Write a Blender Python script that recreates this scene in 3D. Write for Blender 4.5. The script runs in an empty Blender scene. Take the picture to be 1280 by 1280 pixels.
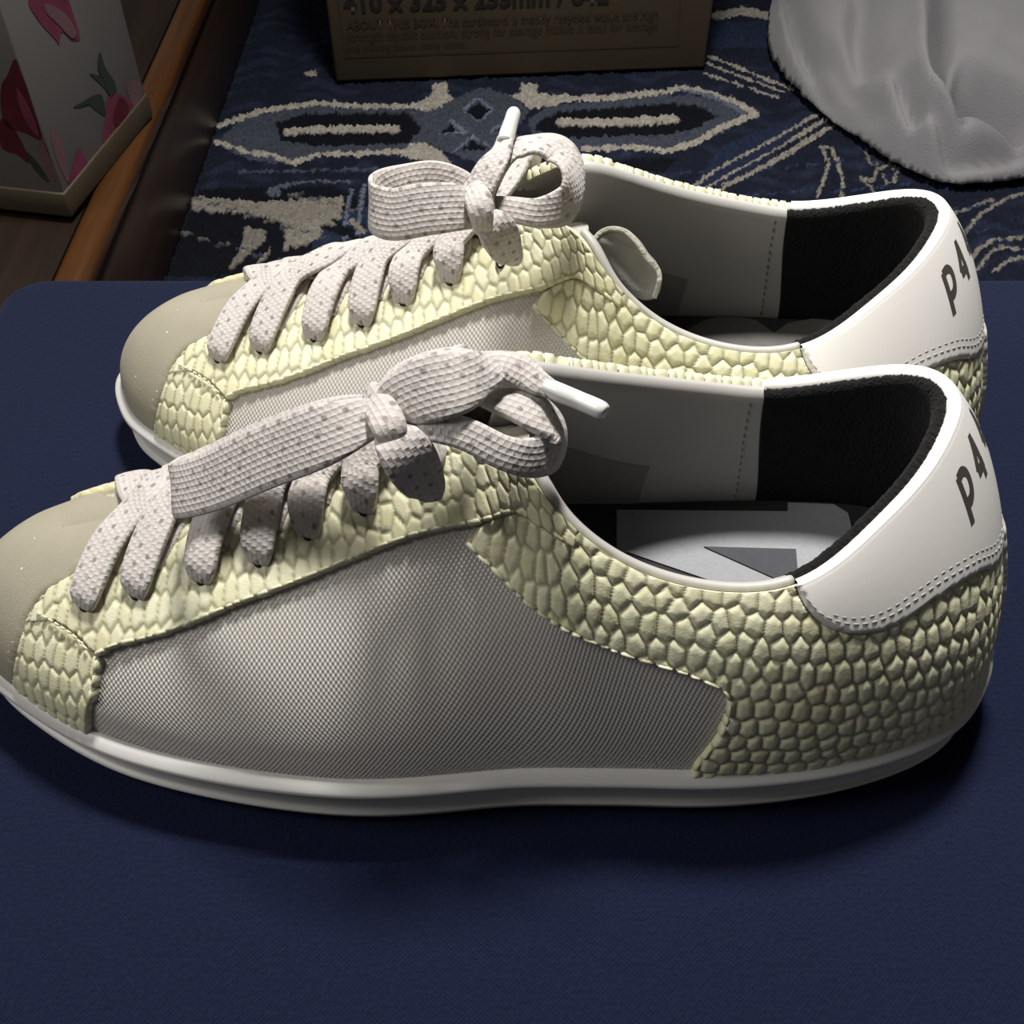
import bpy, bmesh, math, random
import numpy as np
from mathutils import Vector, kdtree, geometry
random.seed(7); rng = np.random.default_rng(7)
scn = bpy.context.scene
COL = scn.collection

# ------------------------------------------------------------------ camera, world, light, exposure
PITCH = math.radians(48); FPX = 1400.0
CAM = np.array([0.0, -0.1549, 0.2450])
FW = np.array([0, math.cos(PITCH), -math.sin(PITCH)])
DN = np.array([0, -math.sin(PITCH), -math.cos(PITCH)])
RT = np.array([1.0, 0, 0])
cd = bpy.data.cameras.new('camera'); cam = bpy.data.objects.new('camera', cd); COL.objects.link(cam)
cam.location = CAM; cam.rotation_euler = (math.pi/2 - PITCH, 0, 0)
cd.sensor_width = 36; cd.lens = 36*FPX/1280; cd.clip_start = 0.01; cd.clip_end = 50
scn.camera = cam
world = bpy.data.worlds.new('world'); scn.world = world; world.use_nodes = True
world.node_tree.nodes['Background'].inputs[0].default_value = (1.0, 0.975, 0.94, 1)
world.node_tree.nodes['Background'].inputs[1].default_value = 0.06
def area(name, loc, target, size, power, color, shape='DISK', spread=180):
    l = bpy.data.lights.new(name, 'AREA'); l.shape = shape; l.size = size; l.energy = power; l.color = color
    l.spread = math.radians(spread)
    o = bpy.data.objects.new(name, l); COL.objects.link(o); o.location = loc
    o.rotation_euler = (Vector(target)-Vector(loc)).to_track_quat('-Z', 'Y').to_euler()
    return o
area('ceiling_lamp_light', (0.05, 0.385, 0.94), (0.12, 0.14, 0.0), 0.15, 6.6, (1.0, 0.975, 0.93), spread=115)
area('side_fill_light', (-0.80, -0.12, 0.85), (0.0, 0.03, 0.0), 0.45, 1.5, (1.0, 0.97, 0.93), spread=100)  # added soft fill with no visible source, brightens the left of the mesh side
scn.view_settings.view_transform = 'Standard'; scn.view_settings.look = 'None'
scn.view_settings.exposure = 0.0; scn.view_settings.gamma = 1.0; scn.view_settings.use_curve_mapping = False

def un(px, py, z):
    d = FW + DN*(py-640)/FPX + RT*(px-640)/FPX
    return CAM + d*((z-CAM[2])/d[2])
def proj(p):
    q = np.asarray(p)-CAM; w = q@FW
    return np.stack([640+FPX*(q@RT)/w, 640+FPX*(q@DN)/w], -1)

# ------------------------------------------------------------------ object helpers
def tag(o, label=None, cat=None, group=None, kind=None):
    if label: o['label'] = label
    if cat: o['category'] = cat
    if group: o['group'] = group
    if kind: o['kind'] = kind
    return o
def empty(name, loc=(0, 0, 0), rz=0):
    o = bpy.data.objects.new(name, None); COL.objects.link(o)
    o.empty_display_size = 0.02; o.location = loc; o.rotation_euler = (0, 0, rz); return o
def mesh_obj(name, V, Fc, mat, parent=None, smooth=True, attr=None, uv=None, kind=None):
    me = bpy.data.meshes.new(name)
    me.from_pydata([tuple(v) for v in np.asarray(V, float)], [], [tuple(int(i) for i in f) for f in Fc])
    if smooth: me.polygons.foreach_set('use_smooth', [True]*len(me.polygons))
    if attr:
        for an, av in attr.items():
            av = np.asarray(av, float)
            if av.ndim == 1:
                a = me.attributes.new(an, 'FLOAT', 'POINT'); a.data.foreach_set('value', av)
            else:
                a = me.attributes.new(an, 'FLOAT_COLOR', 'POINT')
                a.data.foreach_set('color', np.concatenate([av, np.ones((len(av), 1))], 1).ravel())
    if uv is not None:
        ul = me.uv_layers.new(name='UVMap')
        li = np.empty(len(me.loops), dtype=np.int32); me.loops.foreach_get('vertex_index', li)
        ul.data.foreach_set('uv', np.asarray(uv, float)[li].ravel())
    me.update()
    me.materials.append(mat)
    o = bpy.data.objects.new(name, me); COL.objects.link(o)
    if parent: o.parent = parent
    if kind: o['kind'] = kind
    return o
def grid_faces(nu, nv, wrap=False, flip=False, off=0):
    f = []
    for i in range(nu if wrap else nu-1):
        i2 = (i+1) % nu
        for j in range(nv-1):
            q = (off+i*nv+j, off+i2*nv+j, off+i2*nv+j+1, off+i*nv+j+1)
            f.append(q[::-1] if flip else q)
    return f
def box_bm(bm, c, s, rz=0):
    r = bmesh.ops.create_cube(bm, size=1)
    for v in r['verts']:
        x, y, z = v.co.x*s[0], v.co.y*s[1], v.co.z*s[2]
        v.co = (c[0]+x*math.cos(rz)-y*math.sin(rz), c[1]+x*math.sin(rz)+y*math.cos(rz), c[2]+z)
    return r['verts']
def bm_obj(name, bm, mat, parent=None, bevel=0, seg=2, smooth=False):
    if bevel: bmesh.ops.bevel(bm, geom=bm.edges[:], offset=bevel, segments=seg, affect='EDGES', profile=0.5)
    me = bpy.data.meshes.new(name); bm.to_mesh(me); bm.free()
    if smooth or bevel: me.polygons.foreach_set('use_smooth', [True]*len(me.polygons))
    me.materials.append(mat)
    o = bpy.data.objects.new(name, me); COL.objects.link(o)
    if parent: o.parent = parent
    return o

# ------------------------------------------------------------------ materials
class NT:
    def __init__(s, name):
        s.m = bpy.data.materials.new(name); s.m.use_nodes = True; s.t = s.m.node_tree
        s.b = s.t.nodes['Principled BSDF']
    def n(s, typ, **kw):
        x = s.t.nodes.new('ShaderNode'+typ)
        for k, v in kw.items():
            if k == 'inp':
                for a, b in v.items():
                    if hasattr(b, 'is_output') or isinstance(b, bpy.types.NodeSocket): s.t.links.new(b, x.inputs[a])
                    else: x.inputs[a].default_value = b
            else: setattr(x, k, v)
        return x
    def math(s, op, a, b=0.0, c=None):
        x = s.n('Math', operation=op, inp={0: a, 1: b})
        if c is not None:
            if isinstance(c, bpy.types.NodeSocket): s.t.links.new(c, x.inputs[2])
            else: x.inputs[2].default_value = c
        return x.outputs[0]
    def mix(s, f, a, b, mode='MIX'):
        x = s.n('Mix', data_type='RGBA', blend_type=mode)
        for i, v in ((0, f), (6, a), (7, b)):
            if isinstance(v, bpy.types.NodeSocket): s.t.links.new(v, x.inputs[i])
            else: x.inputs[i].default_value = v if i == 0 else (*v, 1) if len(v) == 3 else v
        return x.outputs[2]
    def noise(s, scale, vec=None, detail=3, rough=0.5):
        x = s.n('TexNoise', inp={'Scale': scale, 'Detail': detail, 'Roughness': rough})
        if vec is not None: s.t.links.new(vec, x.inputs['Vector'])
        return x.outputs['Fac']
    def ramp(s, f, a, b):
        x = s.n('MapRange', inp={0: f, 1: a, 2: b}); x.clamp = True
        return x.outputs[0]
    def obj(s): return s.n('TexCoord').outputs['Object']
    def set(s, **kw):
        for k, v in kw.items():
            k = k.replace('_', ' ')
            if isinstance(v, bpy.types.NodeSocket): s.t.links.new(v, s.b.inputs[k])
            elif k == 'Base Color': s.b.inputs[k].default_value = (*v, 1)
            else: s.b.inputs[k].default_value = v
        return s
    def bump(s, h, strength=0.5, dist=0.001):
        x = s.n('Bump', inp={'Strength': strength, 'Distance': dist, 'Height': h})
        s.t.links.new(x.outputs[0], s.b.inputs['Normal']); return s
    def sep(s, v): return s.n('SeparateXYZ', inp={0: v}).outputs

def m_plain(name, col, rough=0.6, var=0.12, nscale=60, bump=0.0, bscale=900, bdist=0.0005, spec=0.5, sheen=0):
    m = NT(name); o = m.obj()
    f = m.noise(nscale, o, 4)
    c = m.mix(f, tuple(x*(1-var) for x in col), tuple(min(1, x*(1+var)) for x in col))
    m.set(Base_Color=c, Roughness=rough, Specular_IOR_Level=spec, Sheen_Weight=sheen)
    if bump: m.bump(m.noise(bscale, o, 3), bump, bdist)
    return m.m

def m_snake():
    m = NT('snake_leather'); o = m.obj()
    g = m.n('Attribute', attribute_name='groove').outputs['Fac']
    t = m.n('Attribute', attribute_name='tint').outputs['Fac']
    age = m.ramp(m.noise(28, o, 3), 0.35, 0.7)
    base = m.mix(age, (0.69, 0.685, 0.46), (0.64, 0.60, 0.37))
    base = m.mix(m.math('MULTIPLY', t, 0.55), base, (0.76, 0.75, 0.58))
    dirt = m.ramp(m.noise(220, o, 4), 0.55, 0.8)
    base = m.mix(m.math('MULTIPLY', dirt, 0.25), base, (0.45, 0.40, 0.26))
    c = m.mix(m.math('MULTIPLY', g, .8), base, (0.28, 0.26, 0.16))
    m.set(Base_Color=c, Roughness=0.42, Specular_IOR_Level=0.45)
    m.bump(m.noise(1800, o, 3), 0.35, 0.0002)
    return m.m
def m_meshfab():
    m = NT('woven_mesh_fabric')
    uv = m.n('TexCoord').outputs['UV']; x, y, _ = m.sep(uv)
    a = m.math('COSINE', m.math('MULTIPLY', m.math('ADD', x, m.math('MULTIPLY', y, .25)), 2*math.pi/0.00120))
    b = m.math('COSINE', m.math('MULTIPLY', m.math('SUBTRACT', y, m.math('MULTIPLY', x, .12)), 2*math.pi/0.00145))
    h = m.math('MULTIPLY', a, b)
    hh = m.ramp(h, -0.5, 0.8)
    c = m.mix(hh, (0.42, 0.405, 0.375), (0.56, 0.54, 0.505))
    sh = m.noise(35, m.obj(), 2)
    c = m.mix(m.math('MULTIPLY', sh, 0.25), c, (0.46, 0.42, 0.34))
    m.set(Base_Color=c, Roughness=0.36, Specular_IOR_Level=0.75)
    m.bump(h, 0.45, 0.0003)
    return m.m
def m_suede():
    m = NT('glitter_suede'); o = m.obj()
    f = m.noise(90, o, 5); g = m.noise(2600, o, 2)
    c = m.mix(f, (0.31, 0.285, 0.215), (0.39, 0.36, 0.275))
    c = m.mix(m.math('MULTIPLY', g, 0.5), c, (0.24, 0.22, 0.17))
    vn = m.n('TexVoronoi', inp={'Scale': 620.0, 'Vector': o})
    sp = m.math('LESS_THAN', vn.outputs['Distance'], 0.17)
    rr = m.sep(vn.outputs['Color'])[0]
    sp = m.math('MULTIPLY', sp, m.math('GREATER_THAN', rr, 0.88))
    sp = m.math('MULTIPLY', sp, m.ramp(m.noise(45, o, 1), 0.48, 0.62))
    c = m.mix(sp, c, (0.9, 0.88, 0.78))
    m.set(Base_Color=c, Roughness=0.8, Specular_IOR_Level=0.25, Sheen_Weight=0.05)
    m.bump(g, 0.3, 0.0004)
    return m.m
def m_lace(name='lace_cotton'):
    m = NT(name)
    uv = m.n('TexCoord').outputs['UV']; x, y, _ = m.sep(uv)     # x along (m), y across (m)
    # nubs: staggered braid
    px, py = 0.0015, 0.00125
    row = m.math('FLOOR', m.math('DIVIDE', y, py))
    sx = m.math('ADD', m.math('DIVIDE', x, px), m.math('MULTIPLY', row, 0.37))
    a = m.math('SINE', m.math('MULTIPLY', m.math('FRACT', sx), math.pi))
    b = m.math('SINE', m.math('MULTIPLY', m.math('FRACT', m.math('DIVIDE', y, py)), math.pi))
    nub = m.math('POWER', m.math('MULTIPLY', a, b), 0.6)
    # flecks
    fx, fy = 0.0042, 0.0027
    r2 = m.math('FLOOR', m.math('DIVIDE', y, fy))
    gx = m.math('FRACT', m.math('ADD', m.math('DIVIDE', x, fx), m.math('MULTIPLY', r2, 0.5)))
    gy = m.math('FRACT', m.math('DIVIDE', y, fy))
    dx = m.math('MULTIPLY', m.math('SUBTRACT', gx, 0.5), 1.0); dy = m.math('MULTIPLY', m.math('SUBTRACT', gy, 0.5), 0.75)
    d = m.math('SQRT', m.math('ADD', m.math('MULTIPLY', dx, dx), m.math('MULTIPLY', dy, dy)))
    fl = m.math('SUBTRACT', 1.0, m.ramp(d, 0.10, 0.20))
    fl = m.math('MULTIPLY', fl, m.ramp(m.noise(300, m.obj(), 1), 0.3, 0.55))
    c = m.mix(m.noise(120, m.obj(), 3), (0.48, 0.445, 0.425), (0.62, 0.575, 0.55))
    c = m.mix(m.math('MULTIPLY', fl, 0.85), c, (0.20, 0.18, 0.17))
    c = m.mix(m.math('MULTIPLY', m.math('SUBTRACT', 1.0, nub), 0.14), c, (0.30, 0.27, 0.24))
    m.set(Base_Color=c, Roughness=0.85, Specular_IOR_Level=0.25, Sheen_Weight=0.1)
    m.bump(m.math('ADD', nub, m.math('MULTIPLY', m.noise(1300, m.obj(), 2), 0.9)), 0.45, 0.0004)
    return m.m
def m_bench():
    m = NT('navy_upholstery'); o = m.obj(); x, y, z = m.sep(o)
    a = m.math('SINE', m.math('MULTIPLY', x, 2*math.pi/0.0011)); b = m.math('SINE', m.math('MULTIPLY', y, 2*math.pi/0.0011))
    w = m.math('MULTIPLY', a, b)
    n1 = m.noise(900, o, 3); n2 = m.noise(9, o, 3)
    c = m.mix(n1, (0.0024, 0.0046, 0.0160), (0.0080, 0.0135, 0.045))
    c = m.mix(m.math('MULTIPLY', n2, 0.3), c, (0.0040, 0.0060, 0.018))
    vn = m.n('TexVoronoi', inp={'Scale': 26.0, 'Vector': o})
    lint = m.math('MULTIPLY', m.math('LESS_THAN', vn.outputs['Distance'], 0.017), m.math('GREATER_THAN', m.sep(vn.outputs['Color'])[1], 0.55))
    c = m.mix(m.math('MULTIPLY', lint, 0.6), c, (0.35, 0.38, 0.45))
    m.set(Base_Color=c, Roughness=0.95, Specular_IOR_Level=0.15, Sheen_Weight=0.05)
    m.bump(m.math('ADD', m.math('MULTIPLY', w, 0.25), m.math('MULTIPLY', n1, 1.8)), 0.6, 0.0006)
    return m.m
def m_attr(name, attr, rough, bscale=700, bs=0.6, sheen=0.0, var=0.22):
    m = NT(name); o = m.obj()
    c = m.n('Attribute', attribute_name=attr).outputs['Color']
    c = m.mix(m.math('MULTIPLY', m.noise(bscale, o, 3), var), c, (0.0, 0.0, 0.0))
    m.set(Base_Color=c, Roughness=rough, Specular_IOR_Level=0.2, Sheen_Weight=sheen)
    m.bump(m.noise(bscale, o, 3), bs, 0.002)
    return m.m
def m_wood(name, ca, cb, rough=0.35):
    m = NT(name); o = m.obj()
    mp = m.n('Mapping', inp={'Vector': o, 'Scale': (22, 1.6, 22)}).outputs[0]
    f = m.noise(4, mp, 6, 0.65)
    m.set(Base_Color=m.mix(m.ramp(f, 0.3, 0.7), ca, cb), Roughness=rough)
    m.bump(f, 0.1, 0.001); return m.m
M = dict(
    snake=m_snake(), meshfab=m_meshfab(), suede=m_suede(), lace=m_lace(), bench=m_bench(),
    white=m_plain('white_smooth_leather', (0.80, 0.775, 0.74), 0.36, 0.02, 30, 0.06, 500, 0.0004),
    rubber=m_plain('white_rubber', (0.56, 0.55, 0.53), 0.40, 0.04, 40, 0.05, 600),
    lining=m_plain('grey_leather_lining', (0.46, 0.445, 0.42), 0.5, 0.05, 35, 0.10, 60, 0.003),
    toplin=m_plain('white_edge_binding', (0.72, 0.70, 0.66), 0.45, 0.04),
    black=m_plain('black_plush_lining', (0.010, 0.010, 0.010), 0.95, 0.3, 300, 0.8, 1500, 0.001, 0.15, 0.05),
    insole=m_plain('dark_insole', (0.018, 0.018, 0.018), 0.85, 0.2, 300, 0.4, 1500),
    insole_lt=m_plain('light_grey_insole_print', (0.30, 0.305, 0.325), 0.85, 0.12, 900, 0.3, 1500),
    insole_dk=m_plain('dark_grey_insole_print', (0.055, 0.055, 0.065), 0.85, 0.2, 900, 0.3, 1500),
    insole_md=m_plain('mid_grey_insole_board', (0.11, 0.11, 0.10), 0.85, 0.2, 300, 0.3, 1500),
    tongue=m_plain('tongue_suede', (0.42, 0.40, 0.34), 0.8, 0.15, 200, 0.6, 900, 0.001),
    aglet=m_plain('clear_plastic_tip', (0.66, 0.66, 0.64), 0.22, 0.10, 300),
    thread=m_plain('grey_thread', (0.36, 0.35, 0.33), 0.6, 0.1),
    threadw=m_plain('white_thread', (0.75, 0.73, 0.70), 0.6, 0.05),
    threadc=m_plain('cream_thread', (0.70, 0.66, 0.50), 0.7, 0.1),
    ink=m_plain('dark_grey_print', (0.065, 0.055, 0.05), 0.5, 0.1),
    thread2=m_plain('dark_seam_thread', (0.16, 0.155, 0.145), 0.7, 0.1),
    lining2=m_plain('grey_felt_patch', (0.30, 0.29, 0.265), 0.85, 0.1, 300, 0.5, 900),
    hole=m_plain('eyelet_dark', (0.012, 0.010, 0.008), 0.9, 0.1),
)

# ------------------------------------------------------------------ shoe upper surface
NK = 36
Bp = [(-.1345,.018),(-.1300,.0060),(-.1235,-.0020),(-.1120,-.0103),(-.1008,-.0168),(-.0880,-.0222),(-.0708,-.0268),(-.0523,-.0300),(-.0341,-.0314),
      (-.0162,-.0304),(0,-.0288),(.0150,-.0286),(.0300,-.0288),(.0464,-.0290),(.0679,-.0269),(.0868,-.0222),(.1010,-.0155),(.1100,-.0060),(.1160,.0095),
      (.1115,.0270),(.1030,.0350),(.0880,.0395),(.0680,.0408),(.0470,.0408),(.0300,.0410),(.0150,.0418),(0,.0428),(-.0162,.0442),(-.0341,.0455),
      (-.0523,.0470),(-.0708,.0488),(-.0880,.0492),(-.1008,.0470),(-.1120,.0420),(-.1235,.0340),(-.1300,.0270)]
Tp = [(-.105,.0205,.0440),(-.103,.0205,.0445),(-.098,.0205,.0460),(-.090,.0205,.0483),(-.081,.0210,.0512),(-.070,.0210,.0548),(-.056,.0208,.0600),(-.0395,.0200,.0670),(-.022,.0175,.0757),
      (-.0075,.0122,.0822),(.0022,.0035,.0838),(.0090,-.0040,.0775),(.0230,-.0091,.0670),(.0420,-.0125,.0625),(.0600,-.0110,.0640),(.0745,-.0015,.0690),(.0855,.0085,.0738),(.0925,.0182,.0775),(.0958,.0270,.0790),
      (.0940,.0345,.0785),(.0880,.0400,.0755),(.0767,.0431,.0710),(.0620,.0434,.0685),(.0487,.0429,.0700),(.0340,.0405,.0740),(.0210,.0355,.0800),(.0100,.0295,.0870),(-.0030,.0262,.0900),(-.020,.0262,.0800),
      (-.0395,.0225,.0680),(-.056,.0208,.0600),(-.070,.0210,.0548),(-.081,.0210,.0512),(-.090,.0205,.0483),(-.098,.0205,.0460),(-.103,.0205,.0445)]
ZL = 0.0175
def pspline(Y):
    Y = np.asarray(Y, float); n = len(Y)
    A = np.zeros((n, n)); 
    for i in range(n): A[i, i] = 4; A[i, (i+1) % n] += 1; A[i, (i-1) % n] += 1
    D = np.linalg.solve(A, 3*(np.roll(Y, -1, 0)-np.roll(Y, 1, 0)))
    def ev(u):
        u = np.asarray(u, float) % n; i = np.floor(u).astype(int) % n; t = (u-np.floor(u))[:, None]; j = (i+1) % n
        return (Y[i]*(1-3*t*t+2*t**3)+Y[j]*(3*t*t-2*t**3)+D[i]*(t-2*t*t+t**3)+D[j]*(t**3-t*t))
    return ev
B3 = np.array([(x, y, ZL) for x, y in Bp]); T3 = np.array(Tp)
bs = pspline(B3); ts = pspline(T3)
def outn(u):
    d = bs(np.asarray(u)+.02)-bs(np.asarray(u)-.02)
    n = np.stack([d[:, 1], -d[:, 0], 0*d[:, 0]], 1)     # ring runs toe -> near side (-y) -> heel
    n = n/np.linalg.norm(n, axis=1)[:, None]
    return n
kk = np.arange(NK)
ON = outn(kk)
if ON[10, 1] > 0: ON = -ON; _f = -1
else: _f = 1
km = np.minimum(kk, NK-kk)                     # 0 toe .. 18 heel
a1 = np.interp(km, [0, 4, 8, 12, 14, 18], [.014, .015, .018, .018, .018, .024])
o1 = np.interp(km, [0, 4, 8, 12, 15, 18], [.0002, .0002, -.0002, .0000, .0006, -.0008])
c2 = np.interp(km, [0, 3, 6, 8, 10, 12, 14, 16, 18], [.016, .016, .014, .012, .008, .0080, .0095, .0105, .0125])
d2 = np.interp(km, [0, 3, 6, 8, 10, 12, 14, 16, 18], [.000, .000, .002, .006, .009, .0075, .0085, .0105, .012])
P1 = B3+ON*o1[:, None]+np.array([0, 0, 1])*a1[:, None]
dirT = ON.copy()
P2 = T3+dirT*c2[:, None]-np.array([0, 0, 1])*d2[:, None]
p1s = pspline(P1); p2s = pspline(P2)
def S(u, v):
    u = np.atleast_1d(np.asarray(u, float)); v = np.atleast_1d(np.asarray(v, float))[:, None]
    return bs(u)*(1-v)**3+3*p1s(u)*v*(1-v)**2+3*p2s(u)*v*v*(1-v)+ts(u)*v**3
def Nrm(u, v):
    u = np.atleast_1d(np.asarray(u, float)); v = np.atleast_1d(np.asarray(v, float))
    vc = np.clip(v, 0.01, 0.985)
    du = S(u+.05, vc)-S(u-.05, vc); dv = S(u, vc+.01)-S(u, vc-.01)
    n = np.cross(du, dv); n /= np.linalg.norm(n, axis=1)[:, None]+1e-12
    return n
if Nrm([10], [.4])[0] @ np.array([0, -1, .2]) < 0:
    _N0 = Nrm
    def Nrm(u, v): return -_N0(u, v)
# arc length along the ring and local height: a metric chart of the upper
_uu = np.linspace(-18, 54, 1441); _m = S(_uu, np.full_like(_uu, .45))
_s = np.concatenate([[0], np.cumsum(np.linalg.norm(np.diff(_m, axis=0), axis=1))]); _s -= np.interp(0, _uu, _s)
_h = np.linalg.norm(np.diff(np.stack([S(_uu, np.full_like(_uu, w)) for w in np.linspace(0, 1, 13)]), axis=0), axis=2).sum(0)
def chart(u, v): return np.stack([np.interp(u, _uu, _s), np.asarray(v)*np.interp(u, _uu, _h)], -1)
def s2u(s): return np.interp(s, _s, _uu)
# pixel of the photograph -> (u, v) on the near side of the near shoe
_gu, _gv = np.meshgrid(np.linspace(-4, 22, 1041), np.linspace(0, 1, 161), indexing='ij')
_gp = S(_gu.ravel(), _gv.ravel()); _gn = Nrm(_gu.ravel(), _gv.ravel())
_front = ((CAM-_gp)*_gn).sum(1) > 0
_gx = proj(_gp); _gx[~_front] = 1e6
def uvpx(pts):
    out = []
    for q in pts:
        k = np.argmin(((_gx-np.array(q[:2]))**2).sum(1)); u, v = _gu.ravel()[k], _gv.ravel()[k]
        for _ in range(6):
            p0 = proj(S([u], [v]))[0]; pu = proj(S([u+.01], [v]))[0]; pv = proj(S([u], [min(1, v+.003)]))[0] if v < .99 else None
            if pv is None: pv = proj(S([u], [v-.003]))[0]; gvv = (p0-pv)/.003
            else: gvv = (pv-p0)/.003
            J = np.stack([(pu-p0)/.01, gvv], 1); r = np.array(q[:2])-p0
            try: st = np.linalg.lstsq(J, r, rcond=1e-3)[0]
            except Exception: break
            st = np.clip(st, [-.3, -.08], [.3, .08]); u += st[0]; v = float(np.clip(v+st[1], 0, 1))
        out.append((u, v))
    return out
def smooth_poly(pts, closed=False, n=8):
    """Catmull-Rom through points"""
    P = np.array(pts, float); m = len(P); out = []
    for i in range(m if closed else m-1):
        if closed: p0, p1, p2, p3 = P[(i-1) % m], P[i], P[(i+1) % m], P[(i+2) % m]
        else: p0, p1, p2, p3 = P[max(i-1, 0)], P[i], P[i+1], P[min(i+2, m-1)]
        for k in range(n):
            t = k/n
            out.append(.5*((2*p1)+(-p0+p2)*t+(2*p0-5*p1+4*p2-p3)*t*t+(-p0+3*p1-3*p2+p3)*t**3))
    if not closed: out.append(P[-1])
    return np.array(out)
def inside(P, poly):
    x, y = P[:, 0], P[:, 1]; r = np.zeros(len(P), bool); n = len(poly); j = n-1
    for i in range(n):
        xi, yi = poly[i]; xj, yj = poly[j]
        c = ((yi > y) != (yj > y)) & (x < (xj-xi)*(y-yi)/((yj-yi) if yj != yi else 1e-12)+xi)
        r ^= c; j = i
    return r
HREF = 0.07
def scales(XY, lx, ly, ang, seed=1, jit=.30, wdt=.0006, grad=0.0):
    """puffed scale relief: returns height 0..1, groove 0..1, tint per cell"""
    r = np.random.default_rng(seed); ca, sa = math.cos(ang), math.sin(ang)
    if grad: XY = np.stack([XY[:, 0], XY[:, 1]*(1+grad)-grad*XY[:, 1]**2/.07], 1)
    R = np.stack([XY[:, 0]*ca+XY[:, 1]*sa, -XY[:, 0]*sa+XY[:, 1]*ca], 1)
    x0, y0 = R.min(0)-.01; x1, y1 = R.max(0)+.01
    seeds = []
    nx = int((x1-x0)/lx)+1; ny = int((y1-y0)/(ly*.80))+1
    for i in range(ny):
        for j in range(nx):
            seeds.append((x0+(j+.5*(i % 2))*lx+r.normal(0, jit*.45)*lx, y0+i*ly*.80+r.normal(0, jit*.38)*ly*.8))
    sd = np.array(seeds); q = ly/lx*.92
    kd = kdtree.KDTree(len(sd))
    for i, p in enumerate(sd): kd.insert((p[0]*q, p[1], 0), i)
    kd.balance()
    tv = r.random(len(sd)); H = np.empty(len(R)); Tn = np.empty(len(R))
    for i, p in enumerate(R):
        f = kd.find_n((p[0]*q, p[1], 0), 3)
        a, b, c = f[0], f[1], f[2]
        def ed(o): return (o[2]**2-a[2]**2)/(2*math.dist(a[0][:2], o[0][:2])+1e-9)
        H[i] = min(ed(b), ed(c)); Tn[i] = tv[a[1]]
    e = H
    t = np.clip(e/(wdt*2.6), 0, 1); h = 1-(1-t)**2.3
    g = 1-np.clip((e-.00002)/.00062, 0, 1)
    g = g*g*(3-2*g)
    return h, g, Tn
def panel(name, poly, mat, off=.0010, amp=0.0, sc=None, step=.0010, step_far=None, parent=None, uvm=False, skirt=True, edge=0.0006, far_u=18.5):
    """poly: closed (u,v) loop. A leather piece lying on the upper, with its own thickness."""
    poly = np.array(poly, float)
    C = np.stack([np.interp(poly[:, 0], _uu, _s), poly[:, 1]*HREF], 1)
    # densify the outline
    out = []
    for i in range(len(C)):
        a, b = C[i], C[(i+1) % len(C)]; L = np.linalg.norm(b-a); n = max(1, int(L/step))
        if L < 1e-6: continue
        for k in range(n): out.append(a+(b-a)*k/n)
    out = np.array(out)
    keep = [0]
    for i in range(1, len(out)):
        if np.linalg.norm(out[i]-out[keep[-1]]) > step*.4: keep.append(i)
    out = out[keep]
    lo, hi = out.min(0), out.max(0)
    def lattice(st, x0, x1):
        xs = np.arange(x0, x1, st); ys = np.arange(lo[1], hi[1], st*.87)
        X, Y = np.meshgrid(xs, ys); X = X+(np.arange(len(ys)) % 2)[:, None]*st*.5
        return np.stack([X.ravel(), Y.ravel()], 1)
    if step_far:
        sm = np.interp(far_u, _uu, _s); L = np.concatenate([lattice(step, lo[0], min(hi[0], sm)), lattice(step_far, max(lo[0], sm), hi[0])])
    else: L = lattice(step, lo[0], hi[0])
    L = L[inside(L, out)]
    kd = kdtree.KDTree(len(out))
    for i, p in enumerate(out): kd.insert((p[0], p[1], 0), i)
    kd.balance()
    dist = np.array([kd.find((p[0], p[1], 0))[2] for p in L]) if len(L) else np.zeros(0)
    L = L[dist > step*.55]; dist = dist[dist > step*.55]
    nb = len(out); P = np.concatenate([out, L])
    vs, es, fs, ov, oe, of = geometry.delaunay_2d_cdt([Vector(p) for p in P], [(i, (i+1) % nb) for i in range(nb)], [], 1, 1e-7)
    XY = np.array([(v[0], v[1]) for v in vs]); src = [o[0] if o else -1 for o in ov]
    bd = np.array([0 <= s_ < nb for s_ in src]); dd = np.zeros(len(XY))
    for i, s_ in enumerate(src):
        if s_ >= nb: dd[i] = dist[s_-nb]
    u = s2u(XY[:, 0]); v = np.clip(XY[:, 1]/HREF, 0, 1)
    W = chart(u, v); h = np.zeros(len(XY)); attrs = {}
    onseam = (v > .9985)
    if sc:
        h, g, tn = scales(W, **sc)
        attrs = {'groove': g, 'tint': tn}
    rnd = np.where(onseam, 1, np.clip(dd/edge, 0, 1)); rnd = np.sqrt(1-(1-rnd)**2)
    base = S(u, v); nn = Nrm(u, v)
    top = base+nn*(off*(.45+.55*rnd)+amp*h*(.25+.75*rnd))[:, None]
    V = list(top); F = [tuple(f) for f in fs]
    n0 = np.cross(top[F[0][1]]-top[F[0][0]], top[F[0][2]]-top[F[0][0]])
    if n0 @ nn[F[0][0]] < 0: F = [f[::-1] for f in F]
    if skirt:
        ec = {}
        for f in F:
            for k in range(len(f)):
                e = (f[k], f[(k+1) % len(f)]); ec[e] = 1
        low = {}
        for (a, b) in list(ec):
            if (b, a) in ec: continue
            if onseam[a] and onseam[b] and (abs(u[a]) < 9.3 or abs(u[a]-NK) < 9.3): continue
            for c in (a, b):
                if c not in low: low[c] = len(V); V.append(base[c]-nn[c]*.0004)
            F.append((b, a, low[a], low[b]))
        if attrs:
            ex = [c for c in low]
            attrs = {k_: np.concatenate([v_, [0.25 if k_ == 'groove' else .8]*len(ex)]) for k_, v_ in attrs.items()}
        uvw = np.concatenate([W, W[list(low)]]) if low else W
    else: uvw = W
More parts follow.
